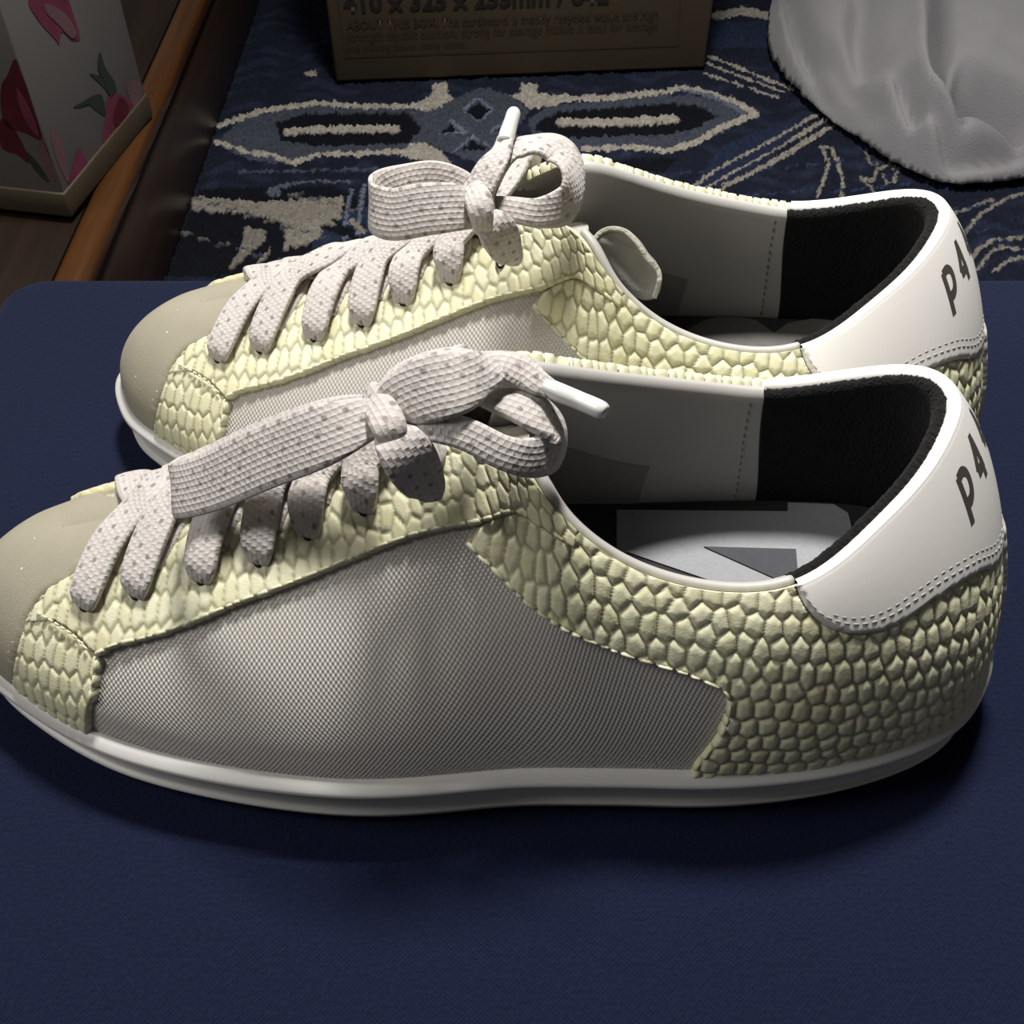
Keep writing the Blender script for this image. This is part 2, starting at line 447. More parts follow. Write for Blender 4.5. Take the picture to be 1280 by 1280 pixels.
    return mesh_obj(name, V, F, mat, parent, attr=attrs or None, uv=uvw if uvm else None)

def ribbon(name, pts, nrm, wid, mat, parent, th=.0017, step=.0004, tipw=None, thick=None, ns=22, v0=0.0):
    """a flat woven lace: centre line, face normals and widths given at a few stations"""
    n = len(pts); k = 10
    P = smooth_poly(pts, n=k); Nn = smooth_poly(nrm, n=k); W = smooth_poly([(w,) for w in wid], n=k)[:, 0]
    Th = smooth_poly([(t_,) for t_ in (thick or [th]*n)], n=k)[:, 0]
    s = np.concatenate([[0], np.cumsum(np.linalg.norm(np.diff(P, axis=0), axis=1))])
    q = np.linspace(0, s[-1], max(6, int(s[-1]/step)))
    P = np.stack([np.interp(q, s, P[:, i]) for i in range(3)], 1); Nn = np.stack([np.interp(q, s, Nn[:, i]) for i in range(3)], 1)
    W = np.interp(q, s, W); Th = np.interp(q, s, Th)
    T = np.gradient(P, axis=0); T /= np.linalg.norm(T, axis=1)[:, None]+1e-12
    Nn = Nn-T*(Nn*T).sum(1)[:, None]; Nn /= np.linalg.norm(Nn, axis=1)[:, None]+1e-12
    Bn = np.cross(T, Nn)
    V = []; UV = []
    for j in range(ns):
        a = 2*math.pi*j/ns; ca, sa = math.cos(a), math.sin(a)
        cx = math.copysign(abs(ca)**.75, ca); cy = math.copysign(abs(sa)**.55, sa)
        y = cx*W/2
        px, py = .0015, .00125
        row = np.floor((y+.05)/py); nb = np.abs(np.sin(np.pi*(q/px+.37*row)))*np.abs(np.sin(np.pi*(y+.05)/py))
        V.append(P+Bn*y[:, None]+Nn*(cy*Th/2+(.00003*nb*np.sign(cy) if abs(cy) > .3 else 0))[:, None])
        UV.append(np.stack([q, y+.05+(0 if sa >= 0 else .0003)+v0], 1))
    m = len(q)
    V = np.stack(V, 1).reshape(-1, 3); UV = np.stack(UV, 1).reshape(-1, 2)
    F = []
    for i in range(m-1):
        for j in range(ns):
            j2 = (j+1) % ns; F.append((i*ns+j, i*ns+j2, (i+1)*ns+j2, (i+1)*ns+j))
    F.append(tuple(range(ns))[::-1]); F.append(tuple((m-1)*ns+j for j in range(ns)))
    return mesh_obj(name, V, F, mat, parent, uv=UV)
def tube(name, pts, rad, mat, parent, ns=12, step=.001):
    P = smooth_poly(pts, n=8); R = smooth_poly([(r,) for r in rad], n=8)[:, 0]
    T = np.gradient(P, axis=0); T /= np.linalg.norm(T, axis=1)[:, None]
    up = np.array([0, 0, 1.0]); A = np.cross(T, up); A /= np.linalg.norm(A, axis=1)[:, None]+1e-9; Bn = np.cross(T, A)
    V = []
    for j in range(ns):
        a = 2*math.pi*j/ns; V.append(P+(A*math.cos(a)+Bn*math.sin(a))*R[:, None])
    m = len(P); V = np.stack(V, 1).reshape(-1, 3); F = []
    for i in range(m-1):
        for j in range(ns): F.append((i*ns+j, (i+1)*ns+j, (i+1)*ns+(j+1) % ns, i*ns+(j+1) % ns))
    F.append(tuple(range(ns))); F.append(tuple((m-1)*ns+j for j in range(ns))[::-1])
    return mesh_obj(name, V, F, mat, parent, uv=np.zeros((len(V), 2)))
def stitches(name, uvline, mat, parent, spacing=.0019, length=.0013, r=.00028, off=.0018):
    L = np.array(uvline); C = chart(L[:, 0], L[:, 1])
    s = np.concatenate([[0], np.cumsum(np.linalg.norm(np.diff(C, axis=0), axis=1))])
    V = []; F = []
    for q in np.arange(spacing/2, s[-1]-spacing/2, spacing):
        e = []
        for t in (q-length/2, q, q+length/2):
            u = np.interp(t, s, L[:, 0]); v = np.interp(t, s, L[:, 1]); e.append((S([u], [v])[0], Nrm([u], [v])[0]))
        T = e[2][0]-e[0][0]; T /= np.linalg.norm(T)+1e-9; Nn = e[1][1]; Sd = np.cross(T, Nn); b0 = len(V)
        for (f, rr, up) in ((-.5, .35, -.3), (-.32, 1, .55), (.32, 1, .55), (.5, .35, -.3)):
            c = e[1][0]+T*length*f*1.1+Nn*(off+up*r)
            for a in range(6):
                an = a*math.pi/3; V.append(c+Sd*math.cos(an)*r*rr+Nn*math.sin(an)*r*rr)
        for i in range(3):
            for a in range(6): F.append((b0+i*6+a, b0+i*6+(a+1) % 6, b0+(i+1)*6+(a+1) % 6, b0+(i+1)*6+a))
    return mesh_obj(name, V, F, mat, parent, kind='stuff')

# ------------------------------------------------------------------ panel outlines read off the near shoe
def mir(pts): return [(NK-u, v) for u, v in pts]
P_suede = uvpx([(24, 850), (25, 825), (32, 800), (38, 775), (50, 752), (68, 736), (92, 722)])
us, vs_ = P_suede[-1]
near_b = smooth_poly(P_suede+[(us+.15, .82), (4.35, 1.0)], n=6)
near_b[0][1] = 0; near_b[:, 1] = np.clip(near_b[:, 1], 0, 1); near_b[-1][1] = 1
far_b = np.stack([-near_b[:, 0], near_b[:, 1]], 1)
suede_poly = list(map(tuple, near_b))+list(map(tuple, far_b[::-1]))
side_lo = uvpx([(22, 852), (25, 825), (31, 798), (40, 772)]); 
side_top = uvpx([(55, 765), (75, 776), (100, 792), (124, 816)])
side_back = uvpx([(127, 822), (124, 850), (117, 880), (113, 904)])
side_poly = [(side_lo[0][0], 0)]+side_lo[1:]+side_top+side_back[:-1]+[(side_back[-1][0], 0)]
eye_front = uvpx([(38, 778), (50, 754), (68, 736), (92, 722)])
eye_low = uvpx([(124, 820), (150, 808), (200, 796), (250, 778), (300, 757), (350, 739), (400, 720), (450, 699), (520, 672), (600, 655), (645, 640)])
eye_low = list(map(tuple, smooth_poly(eye_low, n=3)))
slot = [(4.4, .90), (5, .905), (6, .91), (7, .915), (8, .945), (8.6, .97), (9.1, 1.0)]
eye_poly = [eye_front[0]]+side_top[1:]+eye_low+[(11.3, .9), (11.35, 1.0)]+[(x, 1.0) for x in (11.0, 10.6, 10.2, 9.8, 9.4)]+slot[::-1]+[(4.2, .86)]+eye_front[::-1][:-1]
tab_low_px = [(992, 737), (1003, 756), (1022, 776), (1050, 788), (1080, 789), (1110, 779), (1140, 761), (1175, 738), (1212, 717), (1236, 703)]
tab_low = uvpx(tab_low_px)
tab_low = [(tab_low[0][0], 1.0)]+tab_low[1:]
tab_mid = list(map(tuple, smooth_poly(tab_low[1:]+[(18.0, tab_low[-1][1]-.02)], n=4)))
tab_line = [tab_low[0]]+tab_mid+[(NK-u, v) for u, v in ([tab_low[0]]+tab_mid[:-1])[::-1]]
tab_poly = tab_line
mesh_front = uvpx([(585, 676), (600, 692), (622, 712), (650, 740), (680, 765), (720, 789), (760, 806), (800, 820), (845, 833), (880, 846), (903, 858), (909, 870), (908, 890), (897, 915), (880, 938), (864, 957)])
mesh_front = list(map(tuple, smooth_poly(mesh_front, n=3)))
e0 = uvpx([(600, 657), (645, 640)])
quarter_near = [(mesh_front[-1][0], 0)]+mesh_front[::-1][1:]+e0+[(11.2, .9), (11.1, 1.0)]
quarter_poly = quarter_near+[(x, 1.0) for x in np.linspace(11.6, tab_low[0][0]-.1, 10)]+tab_line+[(x, 1.0) for x in np.linspace(NK-tab_low[0][0]+.1, NK-11.6, 10)]+[(NK-u, v) for u, v in quarter_near[::-1]]+[(x, 0.0) for x in np.linspace(NK-quarter_near[0][0]-.3, quarter_near[0][0]+.3, 60)]
EYE = uvpx([(114, 756), (177, 742), (258, 724), (329, 701), (391, 668), (461, 637), (537, 612)])

def P3(px, py, z): return un(px, py, z)

# ------------------------------------------------------------------ one shoe
def ring(z, off, us_=None):
    u = np.linspace(0, NK, 361)[:-1] if us_ is None else us_
    b = bs(u); n = outn(u)*_f
    return b*np.array([1, 1, 0])+n*off+np.array([0, 0, z])
def build_sole(root):
    prof = [(-.030, 0), (-.006, .0), (-.0012, .0002), (-.0002, .0010), (.0003, .0025), (.0009, .0040), (.0015, .0049), (.0013, .0056), (.0002, .0061), (-.0001, .0072), (-.0004, .0095), (-.0003, .0125),
            (.0004, .0144), (.0019, .0150), (.0029, .0156), (.0030, .0164), (.0025, .0172), (.0008, .0183), (-.0004, .0184), (-.0012, .0180), (-.0040, .0170)]
    prof = smooth_poly(prof[1:], n=4)
    rows = [ring(z, o+.0006) for o, z in prof]
    n = len(rows[0]); V = np.stack(rows, 1).reshape(-1, 3)
    F = grid_faces(n, len(rows), wrap=True)
    F.append(tuple(i*len(rows) for i in range(n))[::-1])
    s = mesh_obj('sole', V, F, M['rubber'], root)
    # fine moulded ridges under the rim
    for z, o, r in ((.0108, -.0001, .0003),):
        c = ring(z, o+.0006); m = len(c); V = []
        nn = outn(np.linspace(0, NK, 361)[:-1])*_f
        for a in range(6):
            an = a*math.pi/3; V.append(c+nn*math.cos(an)*r+np.array([0, 0, 1])*math.sin(an)*r)
        V = np.stack(V, 1).reshape(-1, 3)
        F = [(i*6+a, i*6+(a+1) % 6, ((i+1) % m)*6+(a+1) % 6, ((i+1) % m)*6+a) for i in range(m) for a in range(6)]
        mesh_obj('moulded_ridge', V, F, M['rubber'], s)
def inn(u):
    d = ts(np.asarray(u)+.02)-ts(np.asarray(u)-.02)
    n = np.stack([-d[:, 1], d[:, 0], 0*d[:, 0]], 1)*_f
    return n/(np.linalg.norm(n, axis=1)[:, None]+1e-9)
def lining_piece(name, ua, ub, mat, root, puff, nu=80, edge=0.0):
    u = np.linspace(ua, ub, nu); i_ = inn(u); t = ts(u); b = bs(u); ob = outn(u)*_f
    z = np.array([0, 0, 1.0])
    Q0 = t+i_*(.0026+puff)-z*.0006
    Q3 = inner_edge(u, .0325, .0028)
    sp_ = np.clip((t[:, 2:3]-.02)/.05, .4, 1.2)
    Q1 = Q0-z*.013*sp_+i_*.001; Q2 = Q3+z*.010*sp_-ob*.0005
    hl = name == 'heel_lining'
    if hl: rows = [t+z*(-.0030)+i_*.0004, t-z*.0004+i_*.0007, t+z*.0006+i_*.0014, t+z*.0008+i_*.0024]
    else: rows = [t+z*(-.0010)+i_*.0004, t+z*.0004+i_*.0004, t+z*.0009+i_*.0009, t+z*.0006+i_*.0018]
    if edge: rows = [r+z*edge for r in rows]
    for w in np.linspace(0, 1, 24):
        rows.append(Q0*(1-w)**3+3*Q1*w*(1-w)**2+3*Q2*w*w*(1-w)+Q3*w**3)
    if name == 'heel_lining':
        r_ = np.random.default_rng(3)
        for k in range(1, 6): rows[k] = rows[k]+(r_.normal(0, .00022, (nu, 1)))*z
    V = np.stack(rows, 1).reshape(-1, 3)
    o = mesh_obj(name, V, grid_faces(nu, len(rows)), mat, root)
    sm = o.modifiers.new('shell', 'SOLIDIFY'); sm.thickness = .0006; sm.offset = 0
    return o
def build_upper(root):
    nu, nv = 432, 40
    u, v = np.meshgrid(np.linspace(0, NK, nu+1)[:-1], np.linspace(0, 1, nv), indexing='ij')
    V = S(u.ravel(), v.ravel()); W = chart(u.ravel(), v.ravel())
    o = mesh_obj('mesh_side_panel', V, grid_faces(nu, nv, wrap=True), M['meshfab'], root, uv=W)
    o['label'] = 'silvery grey woven mesh side'
    panel('toe_cap', suede_poly, M['suede'], off=.0011, step=.0016, parent=root)['label'] = 'taupe glitter suede toe'
    sc1 = dict(lx=.0030, ly=.0074, ang=math.radians(10), seed=3)
    panel('toe_side_overlay', side_poly, M['snake'], off=.0012, amp=.0006, sc=sc1, step=.00045, parent=root)
    panel('toe_side_overlay', mir(side_poly), M['snake'], off=.0012, amp=.0006, sc=sc1, step=.0012, parent=root)
    sc2 = dict(lx=.0033, ly=.0074, ang=math.radians(20), seed=5)
    e = panel('lace_panel', eye_poly, M['snake'], off=.0017, amp=.0006, sc=sc2, step=.00045, parent=root)
    e2 = panel('lace_panel', mir(eye_poly), M['snake'], off=.0017, amp=.0006, sc=sc2, step=.0010, parent=root)
    sc3 = dict(lx=.0040, ly=.0066, ang=math.radians(-10), seed=9, wdt=.0008, grad=.30)
    q = panel('heel_quarter', quarter_poly, M['snake'], off=.0012, amp=.0008, sc=sc3, step=.0005, step_far=.0013, parent=root)
    tb = panel('heel_tab', tab_poly, M['white'], off=.0024, step=.0009, parent=root, edge=.0009)
    tb['label'] = 'smooth white leather heel collar with dark print'
    vt = tab_low[-1][1]
    bk = [(17.72, 0), (17.74, .2), (17.80, vt+.02), (18.2, vt+.02), (18.26, .2), (18.28, 0)]
    panel('heel_strip', bk, M['rubber'], off=.0030, step=.001, parent=root)
    # raw cut edges
    def edge_row(line, parent, offs, sp=.0030, wv=.0007):
        L = np.array(line); Cc = chart(L[:, 0], L[:, 1]); s = np.concatenate([[0], np.cumsum(np.linalg.norm(np.diff(Cc, axis=0), axis=1))])
        r_ = random.Random(5); V = []; F = []; t = 0; G = []; Tt = []
        while t < s[-1]-.001:
            ln = sp*r_.uniform(.55, 1.35); e = min(t+ln*.96, s[-1]); b0 = len(V); h = offs+r_.uniform(-.00015, .0003); w2 = wv*r_.uniform(.8, 1.25); tn = r_.random()
            for tt in (t, t+.18*(e-t), t+.5*(e-t), t+.82*(e-t), e):
                uu = np.interp(tt, s, L[:, 0]); vv = np.interp(tt, s, L[:, 1]); p = S([uu], [vv])[0]; n = Nrm([uu], [vv])[0]
                u2 = np.interp(tt+.0004, s, L[:, 0]); v2 = np.interp(tt+.0004, s, L[:, 1]); T = S([u2], [v2])[0]-p
                if np.linalg.norm(T) < 1e-7: T = T0
                T = T/np.linalg.norm(T); T0 = T; sd = np.cross(T, n); k = .55 if tt in (t, e) else 1
                for a in range(7):
                    an = math.pi*a/6; V.append(p+sd*math.cos(an)*w2*k+n*(-.0002+(h*k+.0002)*math.sin(an)**.6)); G.append(.1 if 0 < a < 6 else .5); Tt.append(.6+.4*tn)
            for i in range(4):
                for a in range(6): F.append((b0+i*7+a, b0+i*7+a+1, b0+(i+1)*7+a+1, b0+(i+1)*7+a))
            t += ln
        mesh_obj('cut_edge', V, F, M['snake'], parent, attr={'groove': G, 'tint': Tt}, kind='stuff')
    edge_row([(u, v+.008) for u, v in eye_low], e, .0025)
    edge_row([(u, v) for u, v in side_back[:-1]], e, .0022)
    edge_row([(u+.01, v) for u, v in mesh_front[:40]], q, .0021, sp=.0036, wv=.0006)
    edge_row([(x, .995) for x in np.linspace(NK-tab_low[0][0]+.1, NK-10.2, 40)], q, .0022, sp=.003, wv=.0012)
    edge_row([(x, .995) for x in np.linspace(NK-9.9, NK-4.6, 40)], e2, .0024, sp=.003, wv=.0011)
    # stitching
    tl = np.array(tab_line[1:-1]); stitches('stitching', [(u, v+.050) for u, v in tl], M['thread'], tb, .0022, .0015, .00017, .00232)
    stitches('stitching', [(u, v+.075) for u, v in tl[6:-6]], M['thread'], tb, .0022, .0013, .00014, .00232)
    stitches('stitching', side_top, M['threadc'], e, .0019, .0013, .00028, .0026)
    # lettering P448 around the back of the tab
    def letter(strokes, u0, v0, su, sv, hw):
        V = []; F = []
        for st in strokes:
            st = smooth_poly(st, n=5) if len(st) > 2 and st[0] != 'h' else np.array(st)
            st = np.array(st, float); d = np.gradient(st, axis=0); d /= np.linalg.norm(d, axis=1)[:, None]+1e-9
            pr_ = np.stack([-d[:, 1], d[:, 0]], 1); b0 = len(V)
            for p, w in zip(st, pr_):
                for sg in (-1, 1):
                    q_ = p+w*hw*sg; x, y = q_[0]-.30*(q_[1]-.5)*0, q_[1]
                    uu = u0+x*su+slant*(y); vv = v0+y*sv; V.append(S([uu], [vv])[0]+Nrm([uu], [vv])[0]*.00246)
            for i in range(len(st)-1): F.append((b0+2*i, b0+2*i+1, b0+2*i+3, b0+2*i+2))
        return mesh_obj('letter', V, F, M['ink'], tb, smooth=False)
    (ub, vb), (ut, vtp) = uvpx([(1219, 658), (1203, 603)])
    slant = ut-ub; svl = (vtp-vb)*1.08; hwl = .11
    Pst = [[(0, 0), (0, .5), (0, 1)], [(0, .96), (.28, .98), (.46, .88), (.5, .70), (.42, .50), (.24, .40), (0, .40)]]
    F4 = [[(.42, 0), (.42, .5), (.42, 1)], [(.42, .96), (.2, .6), (0, .30)], [(-.02, .28), (.25, .28), (.56, .28)]]
    F8 = [[(.25, .53), (.05, .66), (.03, .84), (.25, .97), (.47, .84), (.45, .66), (.25, .53), (.03, .38), (.02, .16), (.25, .03), (.48, .16), (.47, .38), (.25, .53)]]
    adv = LETTER_ADV
    for i, g in enumerate((Pst, F4, F4, F8)):
        letter(g, ub-.32+adv*i+(.06 if i > 1 else 0), vb+.062+(.045*i if i < 2 else .045+.015*(i-1)), .50, svl, hwl)
    return e
LETTER_ADV = .53
def inner_edge(u, z=.033, gap=.0035):
    u = np.asarray(u, float); vv = np.linspace(0, 1, 61); Z = np.stack([S(u, np.full_like(u, w))[:, 2] for w in vv], 1)
    v = np.array([np.interp(z, zr, vv) for zr in Z]); p = S(u, v)-outn(u)*_f*gap; p[:, 2] = z
    return p
def build_inside(root):
    tb0 = tab_low[0][0]
    lining_piece('lining', 9.9, tb0+.02, M['lining'], root, .0003, 60)
    lining_piece('lining', NK-tb0+.06, NK-9.0, M['lining'], root, .0003, 90)
    h = lining_piece('heel_lining', tb0-.02, NK-tb0+.10, M['black'], root, .0005, 220)
    u = np.linspace(tb0+.02, NK-tb0+.3, 160); t = ts(u); i_ = inn(u); z = np.array([0, 0, 1.0])
    rows = [t-i_*o_+z*h_ for o_, h_ in ((.0024, -.0030), (.0026, -.0012), (.0024, .0002), (.0016, .0012), (.0006, .0015), (-.0004, .0012), (-.0010, .0002), (-.0012, -.0020))]
    mesh_obj('collar_binding', np.stack(rows, 1).reshape(-1, 3), grid_faces(160, 8, flip=True), M['white'], root)
    h['label'] = 'black plush heel lining'
    def on_lining(u, w, lift=.0004):
        u = np.array([u]); i_ = inn(u); t = ts(u); z = np.array([0, 0, 1.0]); sp_ = np.clip((t[:, 2:3]-.02)/.05, .4, 1.2)
        Q0 = t+i_*.0029-z*.0006; Q3 = inner_edge(u, .0325, .0028); Q1 = Q0-z*.013*sp_+i_*.001; Q2 = Q3+z*.010*sp_-outn(u)*_f*.0005
        return (Q0*(1-w)**3+3*Q1*w*(1-w)**2+3*Q2*w*w*(1-w)+Q3*w**3)[0]+i_[0]*lift
    def seam(pts, parent, n=26):
        P = smooth_poly([on_lining(a, b) for a, b in pts], n=n); s = np.concatenate([[0], np.cumsum(np.linalg.norm(np.diff(P, axis=0), axis=1))])
        V = []; F = []
        for q in np.arange(.001, s[-1], .0024):
            a = np.array([np.interp(q-.0006, s, P[:, k]) for k in range(3)]); b = np.array([np.interp(q+.0006, s, P[:, k]) for k in range(3)])
            T = (b-a)/np.linalg.norm(b-a); A = np.cross(T, [0, -1, .3]); A /= np.linalg.norm(A); B_ = np.cross(T, A); b0 = len(V)
            for c, rr in ((a, .5), (a*.7+b*.3, 1), (a*.3+b*.7, 1), (b, .5)):
                for k in range(6): V.append(c+(A*math.cos(k*math.pi/3)+B_*math.sin(k*math.pi/3))*.00018*rr)
            for i in range(3):
                for k in range(6): F.append((b0+i*6+k, b0+i*6+(k+1) % 6, b0+i*6+6+(k+1) % 6, b0+i*6+6+k))
        return mesh_obj('stitching', V, F, M['thread2'], parent, kind='stuff')
    far_l = [c for c in root.children if c.name.startswith('lining')][1]
    ub_ = NK-tb0+.06
    seam([(ub_+.28, .02), (ub_+.30, .3), (ub_+.30, .6), (ub_+.30, .97)], far_l)
    us_p = np.linspace(ub_+1.7, ub_+4.6, 24); rows = [[on_lining(a, w0+(1-w0)*k/7, .0005) for k in range(8)] for a in us_p for w0 in [.50+.10*math.sin((a-ub_)*1.1)]]
    pt = mesh_obj('lining_patch', np.array(rows).reshape(-1, 3), grid_faces(24, 8), M['lining2'], far_l)
    u = np.linspace(0, NK, 145)[:-1]; r = inner_edge(u, .0332, .0033)
    V = list(r)+[np.array([0, .008, .0332])]; n = len(r)
    ins = mesh_obj('insole', V, [(i, (i+1) % n, n) for i in range(n)], M['insole'], root, smooth=False)
    return ins
def build_tongue(root, top=True):
    xs = np.linspace(-.078, .002, 60); V = []; nw = 15
    for i, x in enumerate(xs):
        c = np.interp(x, [-.09, -.07, -.04, -.024, -.01, .0015, .02], [.0475, .053, .063, .0690, .0735, .0760, .0760])
        hw = np.interp(x, [-.08, -.05, -.01, .01, .02], [.006, .010, .011, .009, .007]); yc = np.interp(x, [-.08, -.03, 0, .02], [.020, .0205, .0165, .0160])
        for j in range(nw):
            t = j/(nw-1)*2-1
            V.append((x+.002*(1-t*t)*(i/len(xs)), yc+t*hw, c-.005*t*t-(.0004*math.sin(j*9.1+i*3.3) if i > 56 else 0)))
    o = mesh_obj('tongue', V, grid_faces(60, nw), M['tongue'], root)
    s_ = o.modifiers.new('shell', 'SOLIDIFY'); s_.thickness = .0022; s_.offset = 0
def eyelet_strap(i, root, lace):
    """strap rising out of a near eyelet, over the tongue, under the far lace panel; and its crossing partner"""
    ue, ve = EYE[i]; uf, vf = (NK-EYE[min(i+1, 6)][0], EYE[min(i+1, 6)][1])
    if i < 6: uf -= .05
    return ue, ve, uf, vf
def build_laces(root):
    lace = ribbon_first = None
    W = .0094; parts = []
    for i in range(6):
        ue, ve, uf, vf = eyelet_strap(i, root, None)
        if i == 0: uf = NK-(EYE[0][0]*.55+EYE[1][0]*.45)
        pe, ne = S([ue], [ve])[0], Nrm([ue], [ve])[0]; pf, nf = S([uf], [vf+.03])[0], Nrm([uf], [vf+.03])[0]
        r1 = S([ue+.05], [.93])[0]; n1 = Nrm([ue+.05], [.90])[0]; r2 = S([uf-.05], [.93])[0]; n2 = Nrm([uf-.05], [.9])[0]
        mid = (r1+r2)/2; lift = .0048+.0012*(i % 2); wv = .0008*math.sin(i*2.3)
        up = np.array([0, 0, 1.0])
        Tn = (r1-pe); Tn /= np.linalg.norm(Tn)
        pts = [pe-ne*.0012-Tn*.0002, pe+ne*.0022-Tn*.0002, pe+ne*.0050+Tn*.0030, pe*.45+r1*.55+n1*.0062, r1+n1*lift, mid+up*(lift+.0012), r2+n2*lift, pf*.6+r2*.4+nf*.0035, pf-nf*.0005]
        nr = [Tn*-1+ne*.3, ne*.7-Tn*.7, ne, n1*.5+ne*.5, n1, up+np.array([wv*200*.1, 0, 0]), n2, nf, nf]
        wd = [W*.42, W*.60, W*.84, W*.95, W*.92, W*.9, W*.9, W*.85, W*.6]
        parts.append(('over', pts, nr, wd, i))
    for i in range(6):   # partners coming from the far eyelets, under
        ue, ve = EYE[min(i+1, 6)]; uf, vf = NK-EYE[i][0], EYE[i][1]
        pe, ne = S([ue], [ve+.09])[0], Nrm([ue], [ve+.09])[0]; pf, nf = S([uf], [vf])[0], Nrm([uf], [vf])[0]
        r1 = S([ue], [.93])[0]; n1 = Nrm([ue], [.9])[0]; r2 = S([uf+.05], [.93])[0]; n2 = Nrm([uf], [.9])[0]
        mid = (r1+r2)/2; up = np.array([0, 0, 1.0])
        pts = [pf-nf*.0016, pf+nf*.0022, pf*.5+r2*.5+nf*.0042, r2+n2*.0034, mid+up*.0030, r1+n1*.0026, pe+ne*.0022]
        nr = [nf, nf, nf, n2, up, n1, ne]; wd = [W*.55, W*.7, W, W, W, W*.95, W*.8]
        parts.append(('under', pts, nr, wd, i))
    ue, ve = EYE[0]; 
    l0 = None
    for kind, pts, nr, wd, i in parts:
        o = ribbon('lace_strap', pts, nr, wd, M['lace'], root, th=.0023, v0=.0007*i)
        if kind == 'over':
            pass
    # eyelet holes
    bm_ = []
    for side in (0, 1):
        for (u0, v0) in EYE:
            uu = NK-u0 if side else u0
            p = S([uu], [v0])[0]; n = Nrm([uu], [v0])[0]; T = S([uu+.05], [v0])[0]-p; T /= np.linalg.norm(T); sd = np.cross(n, T)
            V = [p+n*.0012]; m_ = 12
            for a in range(m_):
                an = 2*math.pi*a/m_; V.append(p+n*.0029+(T*math.cos(an)*.8+sd*math.sin(an)*1.1)*.0016)
            for a in range(m_):
                an = 2*math.pi*a/m_; V.append(p+n*.0022+(T*math.cos(an)*.8+sd*math.sin(an)*1.1)*.0018)
            F = [(0, 1+(a+1) % m_, 1+a) for a in range(m_)]+[(1+a, 1+(a+1) % m_, 1+m_+(a+1) % m_, 1+m_+a) for a in range(m_)]
            bm_.append(mesh_obj('eyelet', V, F, M['hole'], root))

def copy_tree(o, parent=None):
    c = o.copy(); COL.objects.link(c); c.parent = parent
    for ch in list(o.children): copy_tree(ch, c)
    return c

shoe = empty('sneaker', (0, 0, 0))
build_sole(shoe); build_upper(shoe); ins = build_inside(shoe); build_tongue(shoe)
lace = empty('shoe_lace', (0, 0, 0)); lace.parent = shoe
build_laces(lace)
ROT = math.radians(-4.0); OFF = np.array([.0150, .0790, 0])
shoe2 = copy_tree(shoe); shoe2.location = OFF; shoe2.rotation_euler = (0, 0, ROT)
lace2 = [c for c in shoe2.children if c.name.startswith('shoe_lace')][0]
ins2 = [c for c in shoe2.children if c.name.startswith('insole')][0]
tag(shoe, 'front sneaker, nearest the camera, with snake-print overlays, long lace loop and light grey printed insole', 'shoe')
tag(shoe2, 'rear sneaker behind the front one, upright lace bow and dark insole', 'shoe')
cR, sR = math.cos(-ROT), math.sin(-ROT)
def loc2(p): q = np.asarray(p)-OFF; return np.array([q[0]*cR-q[1]*sR, q[0]*sR+q[1]*cR, q[2]])

# --- bow of the front shoe: (px, py, z, face normal, width)
def bow(name, st, parent, f=lambda p: p, th=.0019, v0=0.0, kind=ribbon):
    return kind(name, [f(un(a, b, z)) for a, b, z, n, w in st], [n for a, b, z, n, w in st], [w for a, b, z, n, w in st], M['lace'], parent, th=th, v0=v0)
fc = (0, -.67, .74)     # roughly towards the lens
bow('bow_loop', [(486, 520, .098, (0, -.5, .85), .0060), (455, 525, .100, (0, -.55, .8), .0088), (400, 545, .098, (-.05, -.6, .8), .0122), (330, 572, .090, (-.1, -.6, .8), .0128), (262, 602, .080, (-.2, -.6, .8), .0126),
                 (224, 612, .0735, (-.75, -.4, .5), .0122), (224, 606, .0705, (-.9, .3, -.4), .0104), (262, 585, .0720, (.1, .5, -.85), .0100), (340, 550, .080, (0, .5, -.85), .0100), (420, 522, .088, (0, .5, -.85), .0090), (480, 512, .092, (0, .5, -.85), .006)], lace)
bow('bow_loop', [(492, 535, .098, (0, -.2, 1), .0050), (530, 532, .1005, (0, -.55, .83), .0058), (580, 542, .1000, (.1, -.7, .7), .0062), (630, 566, .0970, (.3, -.75, .6), .0066), (666, 572, .0945, (.6, -.7, .4), .0080), (694, 558, .0930, (1, -.3, .2), .0098),
                 (696, 535, .0960, (.9, .0, .5), .0095), (668, 516, .1000, (.3, -.3, .9), .0080), (630, 502, .1010, (0, -.2, 1), .0062), (580, 494, .0990, (0, .5, .85), .005), (500, 515, .0950, (0, .4, .9), .005)], lace, th=.0024, v0=.0011)
bow('lace_end', [(480, 522, .0985, (0, -.6, .8), .0060), (500, 500, .1035, (-.1, -.65, .75), .0100), (535, 486, .1065, (0, -.65, .75), .0128), (570, 478, .1075, (.1, -.6, .8), .0120), (600, 466, .1070, (.5, -.5, .75), .0090), (622, 458, .1060, (.1, -.2, 1), .0070),
                 (650, 464, .1050, (.2, -.6, .8), .0066), (672, 478, .1040, (.2, -.7, .7), .0050), (690, 487, .1035, (.1, -.7, .7), .0036)], lace, th=.0024, v0=.0005)
bow('lace_end', [(488, 520, .0960, (0, -.3, .9), .0050), (492, 478, .1000, (-.4, -.3, .85), .0050), (525, 452, .1030, (-.1, .3, .95), .0050), (565, 443, .1035, (0, .3, .95), .0050), (600, 450, .1020, (.2, .2, .95), .0048)], lace, v0=.0003)
bow('knot', [(468, 492, .0975, (-.5, -.5, .7), .0046), (476, 510, .1015, (-.2, -.65, .75), .0066), (487, 535, .1015, (0, -.7, .7), .0066), (494, 556, .0975, (.1, -.9, .4), .0046)], lace, th=.0040)
